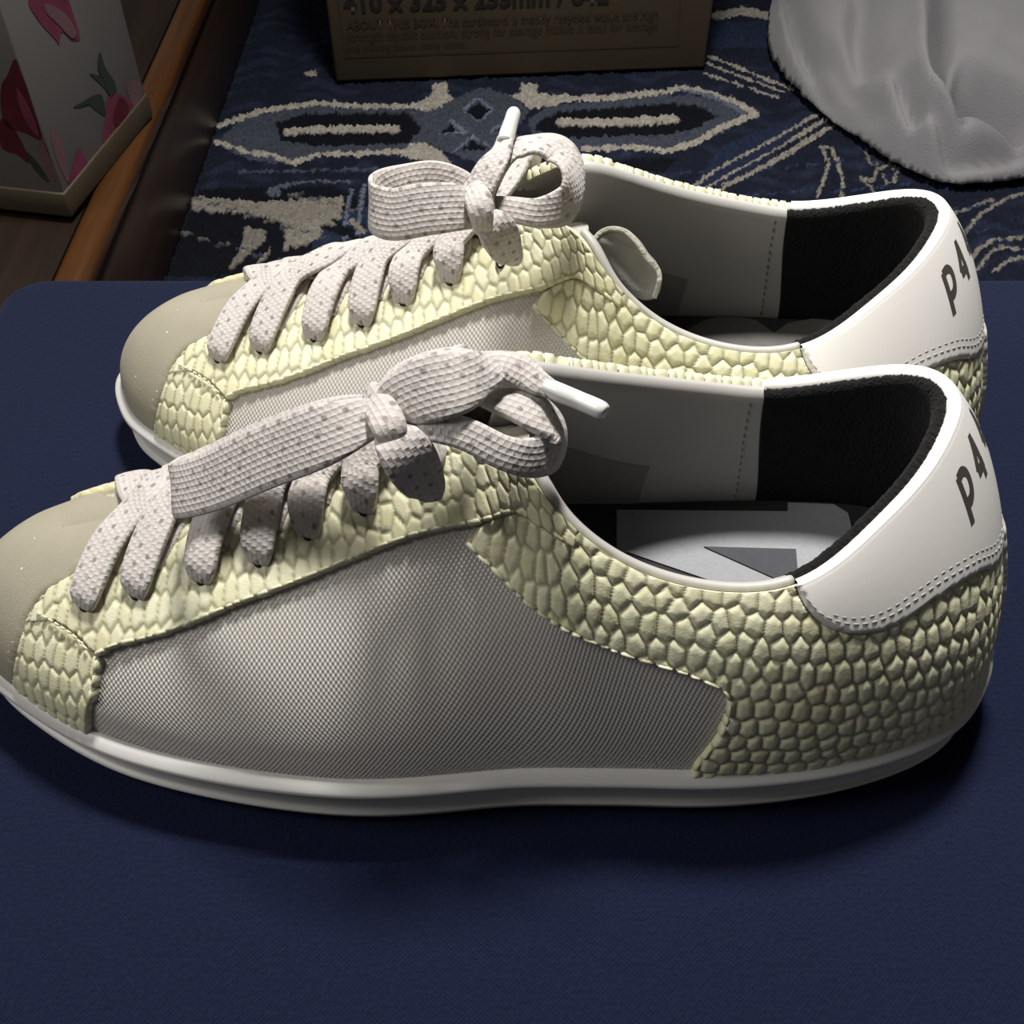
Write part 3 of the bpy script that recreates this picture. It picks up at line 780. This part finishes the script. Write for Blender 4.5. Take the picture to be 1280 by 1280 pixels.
bow('knot_strap', [(484, 535, .0985, (.1, -.6, .8), .0054), (498, 552, .1000, (.1, -.5, .85), .0092), (516, 580, .0960, (.1, -.6, .8), .0104), (532, 607, .0880, (.1, -.7, .7), .0082), (540, 622, .0800, (.1, -1, .1), .0042)], lace, v0=.0009)
tube('aglet', [un(682, 483, .1035), un(700, 491, .1035), un(725, 501, .1035), un(750, 512, .1040), un(757, 516, .1040)], [.0018, .0019, .0018, .0018, .0012], M['aglet'], lace)

# --- bow of the rear shoe
f2 = loc2
bow('bow_loop', [(598, 262, .098, (0, -.6, .8), .0085), (570, 259, .101, (0, -.75, .65), .0108), (530, 262, .101, (-.05, -.8, .6), .0118), (490, 268, .099, (-.3, -.8, .6), .0118), (466, 258, .098, (-1, -.2, .2), .0110), (478, 238, .098, (-.6, .7, -.4), .0095),
                 (510, 226, .098, (.1, .85, -.5), .0080), (545, 222, .098, (.1, .85, -.5), .0078), (578, 232, .097, (.3, .8, -.5), .0070), (596, 250, .096, (.3, .8, -.5), .0060)], lace2, f2)
bow('bow_loop', [(606, 258, .097, (0, -.6, .8), .0055), (640, 262, .099, (.1, -.7, .7), .0060), (675, 266, .099, (.4, -.75, .5), .0070), (708, 255, .099, (.85, -.5, .2), .0100), (716, 225, .102, (.9, -.35, .3), .0118), (700, 192, .105, (.5, -.3, .8), .0110),
                 (668, 181, .107, (0, .1, 1), .0095), (640, 190, .106, (-.5, -.1, .8), .0085), (626, 215, .103, (-.8, .1, .5), .0080), (612, 245, .099, (-.7, .1, .6), .0060)], lace2, f2, v0=.0006)
bow('lace_end', [(604, 268, .098, (-.3, -.6, .7), .0060), (600, 240, .102, (-.5, -.6, .6), .0080), (612, 212, .106, (-.5, -.6, .6), .0080), (626, 190, .108, (-.4, -.7, .6), .0055), (632, 172, .1085, (-.2, -.8, .5), .0040)], lace2, f2, v0=.0003)
bow('knot', [(592, 232, .100, (-.4, -.5, .7), .0050), (598, 250, .103, (-.2, -.7, .7), .0064), (602, 270, .101, (0, -.8, .6), .0056), (603, 285, .097, (.1, -.9, .4), .0042)], lace2, f2, th=.0040)
bow('knot_strap', [(605, 268, .098, (.1, -.6, .8), .0048), (616, 280, .098, (.1, -.6, .8), .0086), (628, 300, .094, (.1, -.7, .7), .0092), (638, 320, .087, (.1, -.8, .6), .0066), (641, 328, .081, (0, -1, 0), .0036)], lace2, f2, v0=.0009)
tube('aglet', [f2(un(631, 178, .1085)), f2(un(634, 168, .1090)), f2(un(638, 155, .1100)), f2(un(642, 142, .1108)), f2(un(643, 138, .1110))], [.0019, .0020, .0018, .0017, .0011], M['aglet'], lace2)

# --- tongue tip of the rear shoe, curling up inside the throat
tp = [(742, 300, .0800), (752, 290, .0815), (766, 286, .0825), (782, 290, .0825), (796, 304, .0810), (808, 322, .0785), (822, 338, .0760), (824, 352, .0740), (818, 372, .0700), (795, 372, .0690), (765, 345, .0720), (748, 320, .0760)]
L_ = smooth_poly([loc2(un(a, b, z)) for a, b, z in tp], closed=True, n=4); c_ = L_.mean(0); V_ = []; n_ = len(L_)
for k_, sc_ in enumerate((1.0, .75, .5, .25)):
    for p in L_: V_.append(c_+(p-c_)*sc_+np.array([.0025*(1-sc_**2), .002*(1-sc_**2), .001*(1-sc_)]))
V_.append(c_+np.array([.0025, .002, .001]))
F_ = [(k_*n_+i, k_*n_+(i+1) % n_, (k_+1)*n_+(i+1) % n_, (k_+1)*n_+i) for k_ in range(3) for i in range(n_)]+[(3*n_+i, 3*n_+(i+1) % n_, 4*n_) for i in range(n_)]
tf = mesh_obj('tongue_tip', V_, F_, M['lining2'], shoe2); md = tf.modifiers.new('shell', 'SOLIDIFY'); md.thickness = .0016; md.offset = 0
ribbon('tongue_edge', [loc2(un(a, b, z+.0004)) for a, b, z in tp[:9]], [(0, -.7, .7)]*9, [.0013]*9, M['tongue'], tf, th=.0012)
# --- insole prints
def flatpoly(name, px, z, mat, parent, f=lambda p: p, th=.0004):
    P = [f(un(a, b, z)) for a, b in px]; n = len(P)
    V = P+[p-np.array([0, 0, th]) for p in P]
    F = [tuple(range(n))]+[(i, n+i, n+(i+1) % n, (i+1) % n) for i in range(n)]
    c = np.cross(P[1]-P[0], P[2]-P[0])
    if c[2] < 0: F = [f_[::-1] for f_ in F]
    return mesh_obj(name, V, F, mat, parent, smooth=False)
flatpoly('insole_print', [(771, 637), (985, 639), (985, 628), (1042, 630), (1060, 641), (1075, 700), (1010, 760), (940, 775), (880, 765), (890, 726), (785, 690), (771, 690)], .0336, M['insole_lt'], ins)
flatpoly('insole_print', [(880, 683), (995, 686), (998, 724), (972, 724)], .0340, M['insole_dk'], ins)
arc = [(860, 412), (880, 400), (910, 394), (945, 400), (968, 416), (985, 404), (1015, 398), (1060, 402), (1060, 440), (860, 440)]
flatpoly('insole_print', arc, .0338, M['insole_md'], ins2, f2)

# ------------------------------------------------------------------ bench
bx0, bx1, by0, by1, bz0 = -.183, .42, -.36, .1822, -.085
root = empty('upholstered_bench', ((bx0+bx1)/2, (by0+by1)/2, -.24))
tag(root, 'navy blue woven fabric bench top carrying both sneakers', 'bench')
bm = bmesh.new(); cx, cy = 0, 0; sx, sy = bx1-bx0, by1-by0
r = .016
vs_box = box_bm(bm, (0, 0, (bz0)/2+.24), (sx, sy, -bz0))
ver = [e for e in bm.edges if abs(e.verts[0].co.z-e.verts[1].co.z) > .05]
bmesh.ops.bevel(bm, geom=ver, offset=r, segments=8, affect='EDGES', profile=.5)
hor = [e for e in bm.edges if abs(e.verts[0].co.z-e.verts[1].co.z) < 1e-5 and e.verts[0].co.z > .2399 and len(e.link_faces) == 2 and any(abs(f.normal.z) < .5 for f in e.link_faces)]
bmesh.ops.bevel(bm, geom=hor, offset=.006, segments=6, affect='EDGES', profile=.5)
bm_obj('cushion_top', bm, M['bench'], root, smooth=True)
M['darkwood'] = m_wood('dark_walnut', (0.011, 0.006, 0.004), (0.023, 0.012, 0.007))
bm = bmesh.new(); box_bm(bm, (0, 0, .125), (sx-.03, sy-.03, .06)); bm_obj('bench_frame', bm, M['darkwood'], root, bevel=.003)
for a in (-1, 1):
    for b in (-1, 1):
        bm = bmesh.new(); box_bm(bm, (a*(sx/2-.05), b*(sy/2-.05), .0515), (.04, .04, .083)); bm_obj('leg', bm, M['darkwood'], root, bevel=.003)

# ------------------------------------------------------------------ floor and rug
FZ = -.24
bm = bmesh.new(); box_bm(bm, (0, .6, FZ-.03), (4.4, 4.0, .05))
fl = bm_obj('floor', bm, m_wood('floor_boards', (0.05, 0.03, 0.02), (0.09, 0.055, 0.035)), None); fl['kind'] = 'structure'
NAVY = np.array([.012, .016, .032]); SLATE = np.array([.070, .080, .108]); CREAM = np.array([.46, .42, .36]); BLUE = np.array([.020, .030, .066]); DARK = np.array([.005, .006, .011])
def build_rug():
    xs = np.concatenate([np.arange(-.2462, .52, .0015), np.linspace(.53, 1.4, 60)])
    ys = np.concatenate([np.linspace(.02, .40, 40), np.arange(.41, 1.02, .0015), np.linspace(1.03, 1.9, 60)])
    X, Y = np.meshgrid(xs, ys, indexing='ij'); sh = X.shape
    P = np.stack([X.ravel(), Y.ravel(), np.full(X.size, FZ)], 1)
    px = proj(P+np.array([0, 0, .006])); ok = (P-CAM)@FW > .05
    # woven outlines wobble a little
    wob = np.stack([np.sin(P[:, 0]*900+np.sin(P[:, 1]*700)*2), np.sin(P[:, 0]*760+P[:, 1]*500)], 1)*.8
    q = px+wob
    C = np.tile(NAVY, (len(P), 1))
    def poly(pts, c):
        m = inside(q, np.array(pts, float)) & ok; C[m] = c
    def line(pts, w, c):
        pts = np.array(pts, float)
        for a, b in zip(pts[:-1], pts[1:]):
            d = b-a; L2 = d@d; t = np.clip(((q-a)@d)/L2, 0, 1); e = q-(a+t[:, None]*d)
            m = ((e[:, 0]**2+(e[:, 1]*1.15)**2) < (w/2)**2) & ok; C[m] = c
    # big fields
    for f in RUG: 
        if f[0] == 'p': poly(f[1], f[2])
        else: line(f[1], f[2], f[3])
    # outside the photograph: plain lattice in the same colours
    off = ~ok | (px[:, 0] < -40) | (px[:, 0] > 1320) | (px[:, 1] < -30) | (px[:, 1] > 700)
    gx = np.abs(((P[:, 0]*4+P[:, 1]*3) % 1)-.5); gy = np.abs(((P[:, 0]*4-P[:, 1]*3) % 1)-.5)
    lat = (gx < .05) | (gy < .05); C[off & lat] = SLATE; lat2 = (gx < .015) | (gy < .015); C[off & lat2] = CREAM
    r_ = np.random.default_rng(4)
    lum = C.mean(1)
    bl = np.sin(P[:, 0]*55+2*np.sin(P[:, 1]*90))*np.sin(P[:, 1]*160+np.sin(P[:, 0]*120)*1.5)
    nb_ = (lum < .03) & (lum > .01); C[nb_] = C[nb_]*(1+.9*np.clip(bl[nb_], 0, 1))[:, None]
    st = np.sin(P[:, 1]*2600+np.sin(P[:, 0]*40)*3)*.10
    C = C*(1+st+r_.normal(0, .16, len(P)))[:, None]
    C = np.clip(C, 0, 1)
    P[:, 2] += .006+r_.normal(0, .0009, len(P))+.0008*np.sin(P[:, 0]*300)*np.sin(P[:, 1]*340)-.0018*(lum < .01)
    o = mesh_obj('rug', P, grid_faces(*sh), m_attr('rug_pile', 'Col', .95, 1200, .6), None, attr={'Col': C}, smooth=True)
    tag(o, 'navy, slate and cream patterned pile rug on the floor', 'rug')
RUG = []
def rl(pts, w, c=CREAM): RUG.append(('l', pts, w*1.18, c))
def rp(pts, c): RUG.append(('p', pts, c))
# broad blue and slate fields
rp([(250, 235), (420, 232), (470, 260), (470, 345), (200, 345)], DARK)
rp([(480, 250), (900, 240), (1290, 150), (1290, 360), (430, 360), (430, 290)], NAVY)
rp([(390, 275), (470, 255), (560, 345), (390, 345)], BLUE)
# left half medallion
rp([(270, 180), (300, 150), (330, 136), (395, 130), (515, 131), (545, 118), (560, 160), (535, 180), (510, 195), (400, 194), (365, 206), (310, 200)], SLATE)
rp([(345, 152), (380, 141), (510, 140), (527, 160), (510, 179), (400, 182), (350, 176)], DARK)
rl([(268, 158), (330, 138), (395, 129), (450, 133), (520, 133), (547, 118)], 6)
rl([(358, 164), (400, 161), (495, 160)], 8)
rl([(272, 178), (310, 190), (340, 194), (365, 204), (400, 193), (450, 192), (520, 188), (542, 190)], 6)
rp([(540, 104), (558, 104), (560, 118), (568, 124), (552, 136), (535, 140), (512, 133), (524, 130), (540, 124)], CREAM)
rp([(510, 180), (530, 178), (552, 190), (565, 206), (520, 199), (500, 196)], CREAM)
# centre cross
rp([(566, 125), (590, 112), (612, 110), (640, 120), (662, 140), (640, 165), (668, 178), (640, 200), (600, 205), (560, 190), (528, 176), (552, 160), (532, 145)], SLATE)
rp([(598, 127), (618, 138), (600, 150), (582, 138)], DARK); rl([(596, 122), (616, 136), (600, 152), (580, 138), (596, 122)], 3, SLATE*2.6)
rp([(566, 153), (580, 165), (550, 165)], DARK); rl([(563, 150), (582, 166), (548, 167)], 2.5, SLATE*2.6)
rp([(632, 152), (642, 162), (612, 165)], DARK); rl([(612, 166), (634, 150), (646, 160)], 2.5, SLATE*2.6)
rp([(592, 174), (610, 186), (572, 188)], DARK); rl([(566, 190), (592, 171), (614, 184)], 2.5, SLATE*2.6)
# right half medallion
rp([(652, 104), (672, 104), (672, 116), (692, 118), (720, 120), (690, 133), (662, 136), (648, 124), (636, 120), (650, 116)], CREAM)
rp([(660, 150), (680, 136), (700, 131), (830, 118), (905, 122), (938, 142), (905, 165), (830, 188), (720, 188), (668, 178)], SLATE)
rp([(674, 150), (700, 138), (840, 128), (880, 132), (898, 145), (870, 160), (830, 168), (700, 172), (668, 160)], DARK)
rl([(680, 124), (760, 122), (830, 115), (850, 110), (890, 117), (925, 130), (945, 143), (905, 158), (870, 178), (830, 190), (800, 184), (730, 186)], 7)
rl([(700, 152), (760, 152), (845, 148)], 9)
rl([(852, 112), (895, 122), (930, 142)], 4, SLATE*2)
# diagonal line bundles
for k, (a, b) in enumerate((((886, 70), (990, 112)), ((884, 80), (980, 116)), ((880, 92), (972, 122)))): rl([a, b], 3.2, CREAM*.8)
rl([(895, 20), (930, 14), (968, 22)], 10, CREAM*.8); rp([(885, 30), (975, 25), (968, 60), (890, 60)], BLUE)
for k in range(3):
    o_ = k*9
    rl([(868+o_*.6, 232+o_*.2), (900+o_, 208+o_), (960+o_, 176+o_), (1022+o_*.6, 142+o_)], 3.0, CREAM*.75)
rl([(1026, 182), (1036, 205), (1030, 222), (1022, 246)], 3.5, CREAM*.7); rl([(1040, 186), (1046, 200), (1054, 228), (1052, 246)], 3.5, CREAM*.7); rl([(1026, 182), (1040, 186)], 3, CREAM*.7)
rl([(1082, 188), (1086, 202), (1096, 206)], 3, CREAM*.6); rl([(1076, 222), (1092, 226), (1096, 212), (1110, 206), (1122, 212), (1118, 226), (1108, 230), (1104, 218)], 3, CREAM*.6); rl([(1078, 224), (1094, 240)], 3, CREAM*.6)
rl([(1205, 292), (1225, 268), (1262, 246), (1290, 240)], 4, CREAM*.6); rl([(1190, 268), (1240, 250)], 4, CREAM*.5)
rl([(1212, 330), (1222, 312), (1240, 300), (1290, 296)], 4.5, CREAM*.6); rl([(1222, 336), (1236, 318), (1252, 308), (1290, 314)], 4, CREAM*.6); rl([(1244, 338), (1262, 326), (1290, 318)], 4, CREAM*.6)
# lower left cream block
rp([(238, 245), (330, 252), (372, 248), (430, 244), (424, 282), (404, 286), (398, 300), (350, 312), (320, 330), (352, 290), (330, 270), (240, 264)], CREAM*.62)
rl([(240, 268), (310, 272), (345, 282), (350, 300), (336, 330)], 12, DARK)
rp([(306, 282), (332, 288), (330, 300), (296, 330), (285, 336), (300, 310)], CREAM*.5)
rl([(440, 238), (434, 258), (430, 312)], 4, SLATE*2.2); rl([(455, 232), (450, 260), (446, 316)], 4, SLATE*2.2)
rl([(405, 282), (432, 290), (452, 282)], 8, DARK); rl([(418, 274), (448, 300)], 7, DARK); rl([(440, 276), (455, 290)], 5, CREAM*.6)
rl([(340, 236), (372, 228), (400, 226), (440, 228)], 3, SLATE*1.5); rl([(384, 92), (392, 92)], 7, CREAM*.9)
rl([(336, 238), (348, 240)], 6, SLATE*1.8)
rl([(300, 215), (470, 212), (560, 216)], 3, SLATE)
for k in range(14): rl([(480+k*9, 222+(k % 3)*3), (486+k*9, 222+(k % 3)*3)], 3, SLATE*1.3)
for k in range(40):
    x_, y_ = 215+(k*173) % 300, 240+(k*97) % 90; rl([(x_, y_), (x_+14, y_+((k*7) % 5)-2)], 2, (SLATE*.9 if k % 3 else CREAM*.35))
for k in range(60):
    x_, y_ = 760+(k*211) % 470, 190+(k*83) % 130; rl([(x_, y_), (x_+16, y_-3)], 2.2, BLUE*1.6)
rp([(905, 180), (960, 160), (1010, 150), (960, 200), (900, 232), (860, 240)], BLUE); rp([(740, 200), (850, 196), (830, 215), (740, 214)], DARK)
rl([(868, 232), (900, 210), (960, 178), (1022, 144)], 3, CREAM*.75)
rl([(880, 236), (915, 216), (972, 186), (1034, 150)], 3, CREAM*.75)
rl([(896, 238), (930, 222), (985, 194), (1040, 158)], 3, CREAM*.75)
build_rug()

# ------------------------------------------------------------------ wooden low shelf at the left with floral box
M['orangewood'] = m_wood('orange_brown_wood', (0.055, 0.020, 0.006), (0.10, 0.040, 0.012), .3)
wx = -.2495; shelf = empty('wooden_platform', (wx-.2, .75, FZ))
tag(shelf, 'low dark brown wooden platform with rounded orange edge beside the bench', 'furniture')
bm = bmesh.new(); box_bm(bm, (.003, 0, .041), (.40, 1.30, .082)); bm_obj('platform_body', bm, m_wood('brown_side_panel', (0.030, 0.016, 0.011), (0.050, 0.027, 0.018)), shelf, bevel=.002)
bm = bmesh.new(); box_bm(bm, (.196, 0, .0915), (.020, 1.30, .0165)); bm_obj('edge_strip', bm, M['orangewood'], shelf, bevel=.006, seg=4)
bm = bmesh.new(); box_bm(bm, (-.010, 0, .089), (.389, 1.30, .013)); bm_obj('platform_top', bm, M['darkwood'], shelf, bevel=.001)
TZ = FZ+.1000
# floral box
fbx = un(90, 272, TZ); fby = un(187, 150, TZ)
ang = math.atan2(fby[0]-fbx[0], fby[1]-fbx[1])
fb = empty('gift_box', (fbx[0], fbx[1], TZ), -ang)
tag(fb, 'white gift box printed with pink flowers standing on the wooden platform', 'box')
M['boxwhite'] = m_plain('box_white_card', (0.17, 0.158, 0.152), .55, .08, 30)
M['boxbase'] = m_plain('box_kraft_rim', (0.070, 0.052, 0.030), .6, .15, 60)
M['pink'] = m_plain('pink_print', (0.17, 0.03, 0.065), .6, .5, 70)
M['palepink'] = m_plain('pale_pink_print', (0.16, 0.085, 0.095), .6, .3, 60)
M['crimson'] = m_plain('crimson_print', (0.09, 0.006, 0.012), .6, .5, 50)
M['leafgreen'] = m_plain('green_print', (0.026, 0.037, 0.025), .6, .4, 80)
D, Wd, H = .125, .16, .22
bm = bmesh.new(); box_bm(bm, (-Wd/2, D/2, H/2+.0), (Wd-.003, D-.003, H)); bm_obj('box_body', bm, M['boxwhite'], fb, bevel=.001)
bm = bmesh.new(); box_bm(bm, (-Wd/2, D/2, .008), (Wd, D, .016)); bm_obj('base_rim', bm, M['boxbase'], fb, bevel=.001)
def onface(face, pts, mat, name='flower_print', lift=.0003):
    pts = smooth_poly(pts, closed=True, n=5); V = []
    for a, b in pts:
        if face == 'r': V.append((-.0015+lift, a, b))
        else: V.append((-a, .0015-lift, b))
    n = len(V); c = np.mean(V, 0); V.append(tuple(c))
    F = [(i, (i+1) % n, n) for i in range(n)]
    if face != 'r': F = [f[::-1] for f in F]
    o = mesh_obj(name, V, F, mat, fb, smooth=False); return o
ca_, sa_ = math.cos(ang), math.sin(ang)
def facepx(face, pts):
    """intersect a view ray with a face of the box -> face coordinates"""
    out = []
    nrm = np.array([ca_, -sa_, 0]) if face == 'r' else np.array([-sa_, -ca_, 0])
    for px, py in pts:
        d = FW+DN*(py-640)/FPX+RT*(px-640)/FPX; o = np.array([fbx[0], fbx[1], TZ])
        t = ((o-CAM)@nrm)/(d@nrm); p = CAM+d*t-o
        along = p@np.array([sa_, ca_, 0]); ax = p@np.array([ca_, -sa_, 0])
        out.append((along, p[2]) if face == 'r' else (-ax, p[2]))
    return out
def pr_(face, px, mat, name='flower_print', lift=.0003): onface(face, facepx(face, px), M[mat], name, lift)
pr_('r', [(137, 122), (150, 118), (165, 126), (168, 140), (150, 160), (135, 185), (131, 175), (134, 150)], 'pink')
pr_('r', [(150, 124), (160, 128), (162, 140), (150, 158), (143, 150)], 'crimson', lift=.0006)
pr_('r', [(100, 186), (108, 196), (114, 215), (100, 232), (88, 240), (90, 220)], 'pink')
pr_('r', [(160, 105), (172, 100), (180, 112), (172, 140), (165, 125)], 'palepink')
pr_('r', [(66, 162), (78, 170), (85, 205), (92, 235), (80, 215), (70, 190)], 'palepink')
pr_('r', [(140, 120), (148, 112), (140, 98), (124, 94), (114, 92), (124, 102), (134, 112)], 'leafgreen', 'leaf_print')
pr_('r', [(138, 118), (132, 100), (124, 85), (127, 65), (134, 85), (146, 104), (144, 118)], 'leafgreen', 'leaf_print', .0005)
pr_('r', [(130, 120), (118, 120), (105, 128), (94, 134), (104, 134), (112, 130), (122, 138), (134, 144)], 'leafgreen', 'leaf_print')
pr_('r', [(38, 0), (50, 25), (72, 50), (76, 56), (80, 40), (92, 50), (102, 48), (96, 24), (84, -6), (60, -12)], 'pink')
pr_('r', [(60, 4), (84, 18), (98, 40), (92, 48), (74, 30), (60, 16)], 'palepink', lift=.0006)
pr_('f', [(17, 75), (24, 90), (34, 115), (44, 150), (50, 176), (30, 168), (8, 160), (0, 140), (0, 110), (8, 95)], 'crimson')
pr_('f', [(0, 150), (14, 160), (28, 185), (34, 205), (20, 195), (0, 185)], 'crimson')
pr_('f', [(20, 110), (36, 135), (48, 170), (36, 160), (24, 135)], 'pink', lift=.0006)
pr_('f', [(30, 190), (45, 205), (60, 228), (52, 225), (38, 208)], 'leafgreen', 'leaf_print')
pr_('f', [(50, 176), (64, 205), (74, 232), (60, 222), (48, 200)], 'palepink')

# ------------------------------------------------------------------ cardboard box at the back
c0 = un(420, 104, FZ+.008); c1 = un(881, 86, FZ+.008); an = math.atan2(c1[1]-c0[1], c1[0]-c0[0]); wb = math.hypot(*(c1-c0)[:2])
cb = empty('cardboard_box', (*c0[:2], FZ+.0085), an)
tag(cb, 'brown cardboard carton with printed dimensions at the back of the rug', 'box')
M['kraft'] = m_plain('kraft_cardboard', (0.085, 0.062, 0.034), .8, .10, 25, .2, 300)
M['kraftink'] = m_plain('carton_ink', (0.014, 0.012, 0.010), .7, .1)
M['kraftink2'] = m_plain('carton_small_ink', (0.042, 0.031, 0.018), .7, .1)
bm = bmesh.new(); box_bm(bm, (wb/2, .12, .135), (wb, .24, .27)); bm_obj('carton', bm, M['kraft'], cb, bevel=.0025)
def facepx2(px, py):
    nrm = np.array([math.sin(an), -math.cos(an), 0]); d = FW+DN*(py-640)/FPX+RT*(px-640)/FPX; o = np.array([c0[0], c0[1], FZ+.0085])
    t = ((o-CAM)@nrm)/(d@nrm); p = CAM+d*t-o; return p@np.array([math.cos(an), math.sin(an), 0]), p[2]
def text(s, px, py, wpx, mat, bold=0.0, hfac=1.0, name='printed_line'):
    x0, z0 = facepx2(px, py); x1, z1 = facepx2(px+wpx, py)
    cu = bpy.data.curves.new(name, 'FONT'); cu.body = s; cu.size = 1; cu.offset = bold; cu.resolution_u = 2
    t = bpy.data.objects.new(name, cu); COL.objects.link(t); bpy.context.view_layer.update()
    me = bpy.data.meshes.new_from_object(t); bpy.data.objects.remove(t)
    xs_ = [v.co.x for v in me.vertices]; k = (x1-x0)/(max(xs_)-min(xs_)); sh = (z1-z0)/(x1-x0)
    for v in me.vertices: v.co = (x0+(v.co.x-min(xs_))*k, -.0009, z0+v.co.y*k*hfac+(v.co.x)*k*sh*0)
    me.materials.clear(); me.materials.append(mat)
    o = bpy.data.objects.new(name, me); COL.objects.link(o); o.parent = cb
text('410 x 325 x 255mm / 64L', 430, 15, 330, M['kraftink'], .03, 1.0)
text('ABOUT THIS BOX: The cardboard is mostly recycled waste and high', 433, 36, 388, M['kraftink2'], .012, 1.15)
text('strength double cushion, strong for storage makes it ideal for storage', 433, 50, 388, M['kraftink2'], .0, 1.25)
text('and moving house many times.', 433, 63, 150, M['kraftink2'], .0, 1.1)
def bar2(a, b, w=.0011):
    p, q = np.array(facepx2(*a)), np.array(facepx2(*b)); d = (q-p)/np.linalg.norm(q-p); n = np.array([-d[1], d[0]])*w/2
    V = [(x, -.0004, z) for x, z in (p-n, q-n, q+n, p+n)]; mesh_obj('printed_frame', V, [(0, 1, 2, 3)], M['kraftink2'], cb, smooth=False)
bar2((432, 72), (848, 57)); bar2((432, 72), (416, -40)); bar2((848, 57), (852, -40))

# ------------------------------------------------------------------ grey blanket heaped at the right
def build_blanket():
    outline = np.array([un(*p, FZ+.008)[:2] for p in [(985, -60), (966, -10), (955, 30), (956, 68), (972, 100), (1000, 130), (1050, 168), (1100, 203), (1150, 230), (1200, 241), (1250, 238), (1300, 232), (1400, 226), (1500, 150), (1560, 0), (1560, -160), (1300, -260), (1100, -220)]])
    oc = smooth_poly(outline, closed=True, n=6)
    dn_ = []
    for p, q in zip(oc, np.roll(oc, -1, 0)):
        L = np.linalg.norm(q-p); k = max(1, int(L/.0035)); dn_ += [p+(q-p)*i/k for i in range(k)]
    dn_ = np.array(dn_)
    xs = np.arange(oc[:, 0].min(), oc[:, 0].max(), .0028); ys = np.arange(oc[:, 1].min(), oc[:, 1].max(), .0028)
    X, Y = np.meshgrid(xs, ys, indexing='ij'); P = np.stack([X.ravel(), Y.ravel()], 1)
    P = P[inside(P, dn_)]; kd = kdtree.KDTree(len(dn_))
    for i, p in enumerate(dn_): kd.insert((p[0], p[1], 0), i)
    kd.balance(); P = P[np.array([kd.find((p[0], p[1], 0))[2] for p in P]) > .002]
    nb = len(dn_); vs2, _e, fs2, _a, _b, _c = geometry.delaunay_2d_cdt([Vector(p) for p in np.concatenate([dn_, P])], [(i, (i+1) % nb) for i in range(nb)], [], 1, 1e-7)
    P = np.array([(v[0], v[1]) for v in vs2]); m = np.ones(len(P), bool)
    a = oc; b = np.roll(oc, -1, 0); d = np.full(len(P), 9.0)
    for p, q in zip(a, b):
        e = q-p; t = np.clip(((P-p)@e)/(e@e), 0, 1); d = np.minimum(d, np.linalg.norm(P-(p+t[:, None]*e), axis=1))
    d = np.where(m, d, 0)
    h = .045*(1-np.exp(-d/.012))+.42*np.maximum(0, d-.006)**.85
    h = np.minimum(h, .16+.05*np.tanh((h-.16)/.1)) if False else .19*(1-np.exp(-h/.19))
    px = proj(np.stack([P[:, 0], P[:, 1], FZ+h], 1))
    def crease(pts, w, depth, side=0.0, h=None):
        pts = smooth_poly(pts, n=6); best = np.full(len(P), 1e9); sg = np.zeros(len(P)); tt = np.zeros(len(P)); n = len(pts)-1
        for i, (p, q) in enumerate(zip(pts[:-1], pts[1:])):
            e = q-p; t = np.clip(((px-p)@e)/(e@e), 0, 1); r = px-(p+t[:, None]*e); dd = np.linalg.norm(r, axis=1); c = dd < best
            best[c] = dd[c]; sg[c] = np.sign(e[0]*r[c, 1]-e[1]*r[c, 0]); tt[c] = (i+t[c])/n
        fade = np.clip(np.minimum(tt, 1-tt)*6, 0, 1)**.7
        sd = best*sg
        return depth*np.exp(-(best/w)**2)*(fade), side*fade*np.where(sd > 0, np.exp(-(sd/(w*3))), 0)*(1-np.exp(-(sd/(w*.6))**2))
    for pts, w, dep, side in [
        ([(975, -40), (992, 40), (1010, 90), (1034, 138), (1075, 180)], 7, -.014, .009),
        ([(1158, -40), (1164, 40), (1166, 100), (1176, 130), (1202, 150)], 8, -.024, .016),
        ([(1120, 112), (1130, 145), (1146, 180)], 7, -.013, .006),
        ([(1160, 156), (1175, 178), (1188, 205)], 7, -.013, .006),
        ([(1192, 104), (1240, 116), (1300, 150)], 12, -.020, -.006),
        ([(1180, 205), (1230, 190), (1300, 180)], 10, -.015, .004),
        ([(1020, 70), (1060, 120), (1110, 180)], 12, -.006, .003),
        ([(1080, 0), (1072, 60), (1085, 110)], 16, -.007, .003),
        ([(1200, 222), (1240, 212), (1290, 205)], 5, -.006, .003),
    ]:
        c, s_ = crease(pts, w*1.25, dep*2.6, side*3.2); h = h+(c+s_)*np.clip(d/.012, 0, 1)
    r_ = np.random.default_rng(2)
    h = np.maximum(h, 0)+.0012*np.sin(P[:, 0]*70+P[:, 1]*35)*np.sin(P[:, 1]*52)
    V = np.stack([P[:, 0], P[:, 1], FZ+.008+np.maximum(h, 0)], 1)
    F = []
    for f in fs2:
        n_ = np.cross(V[f[1]]-V[f[0]], V[f[2]]-V[f[0]]); F.append(tuple(f) if n_[2] > 0 else tuple(f)[::-1])
    mt = m_plain('grey_fleece', (0.30, 0.29, 0.305), .95, .07, 60, .4, 700, .001, .15, .25)
    o = mesh_obj('blanket', V, F, mt, None)
    s_ = o.modifiers.new('shell', 'SOLIDIFY'); s_.thickness = .003; s_.offset = -1
    sm = o.modifiers.new('soften', 'SMOOTH'); sm.iterations = 9
    tag(o, 'soft grey fleece blanket heaped in folds on the rug, upper right', 'blanket')
build_blanket()
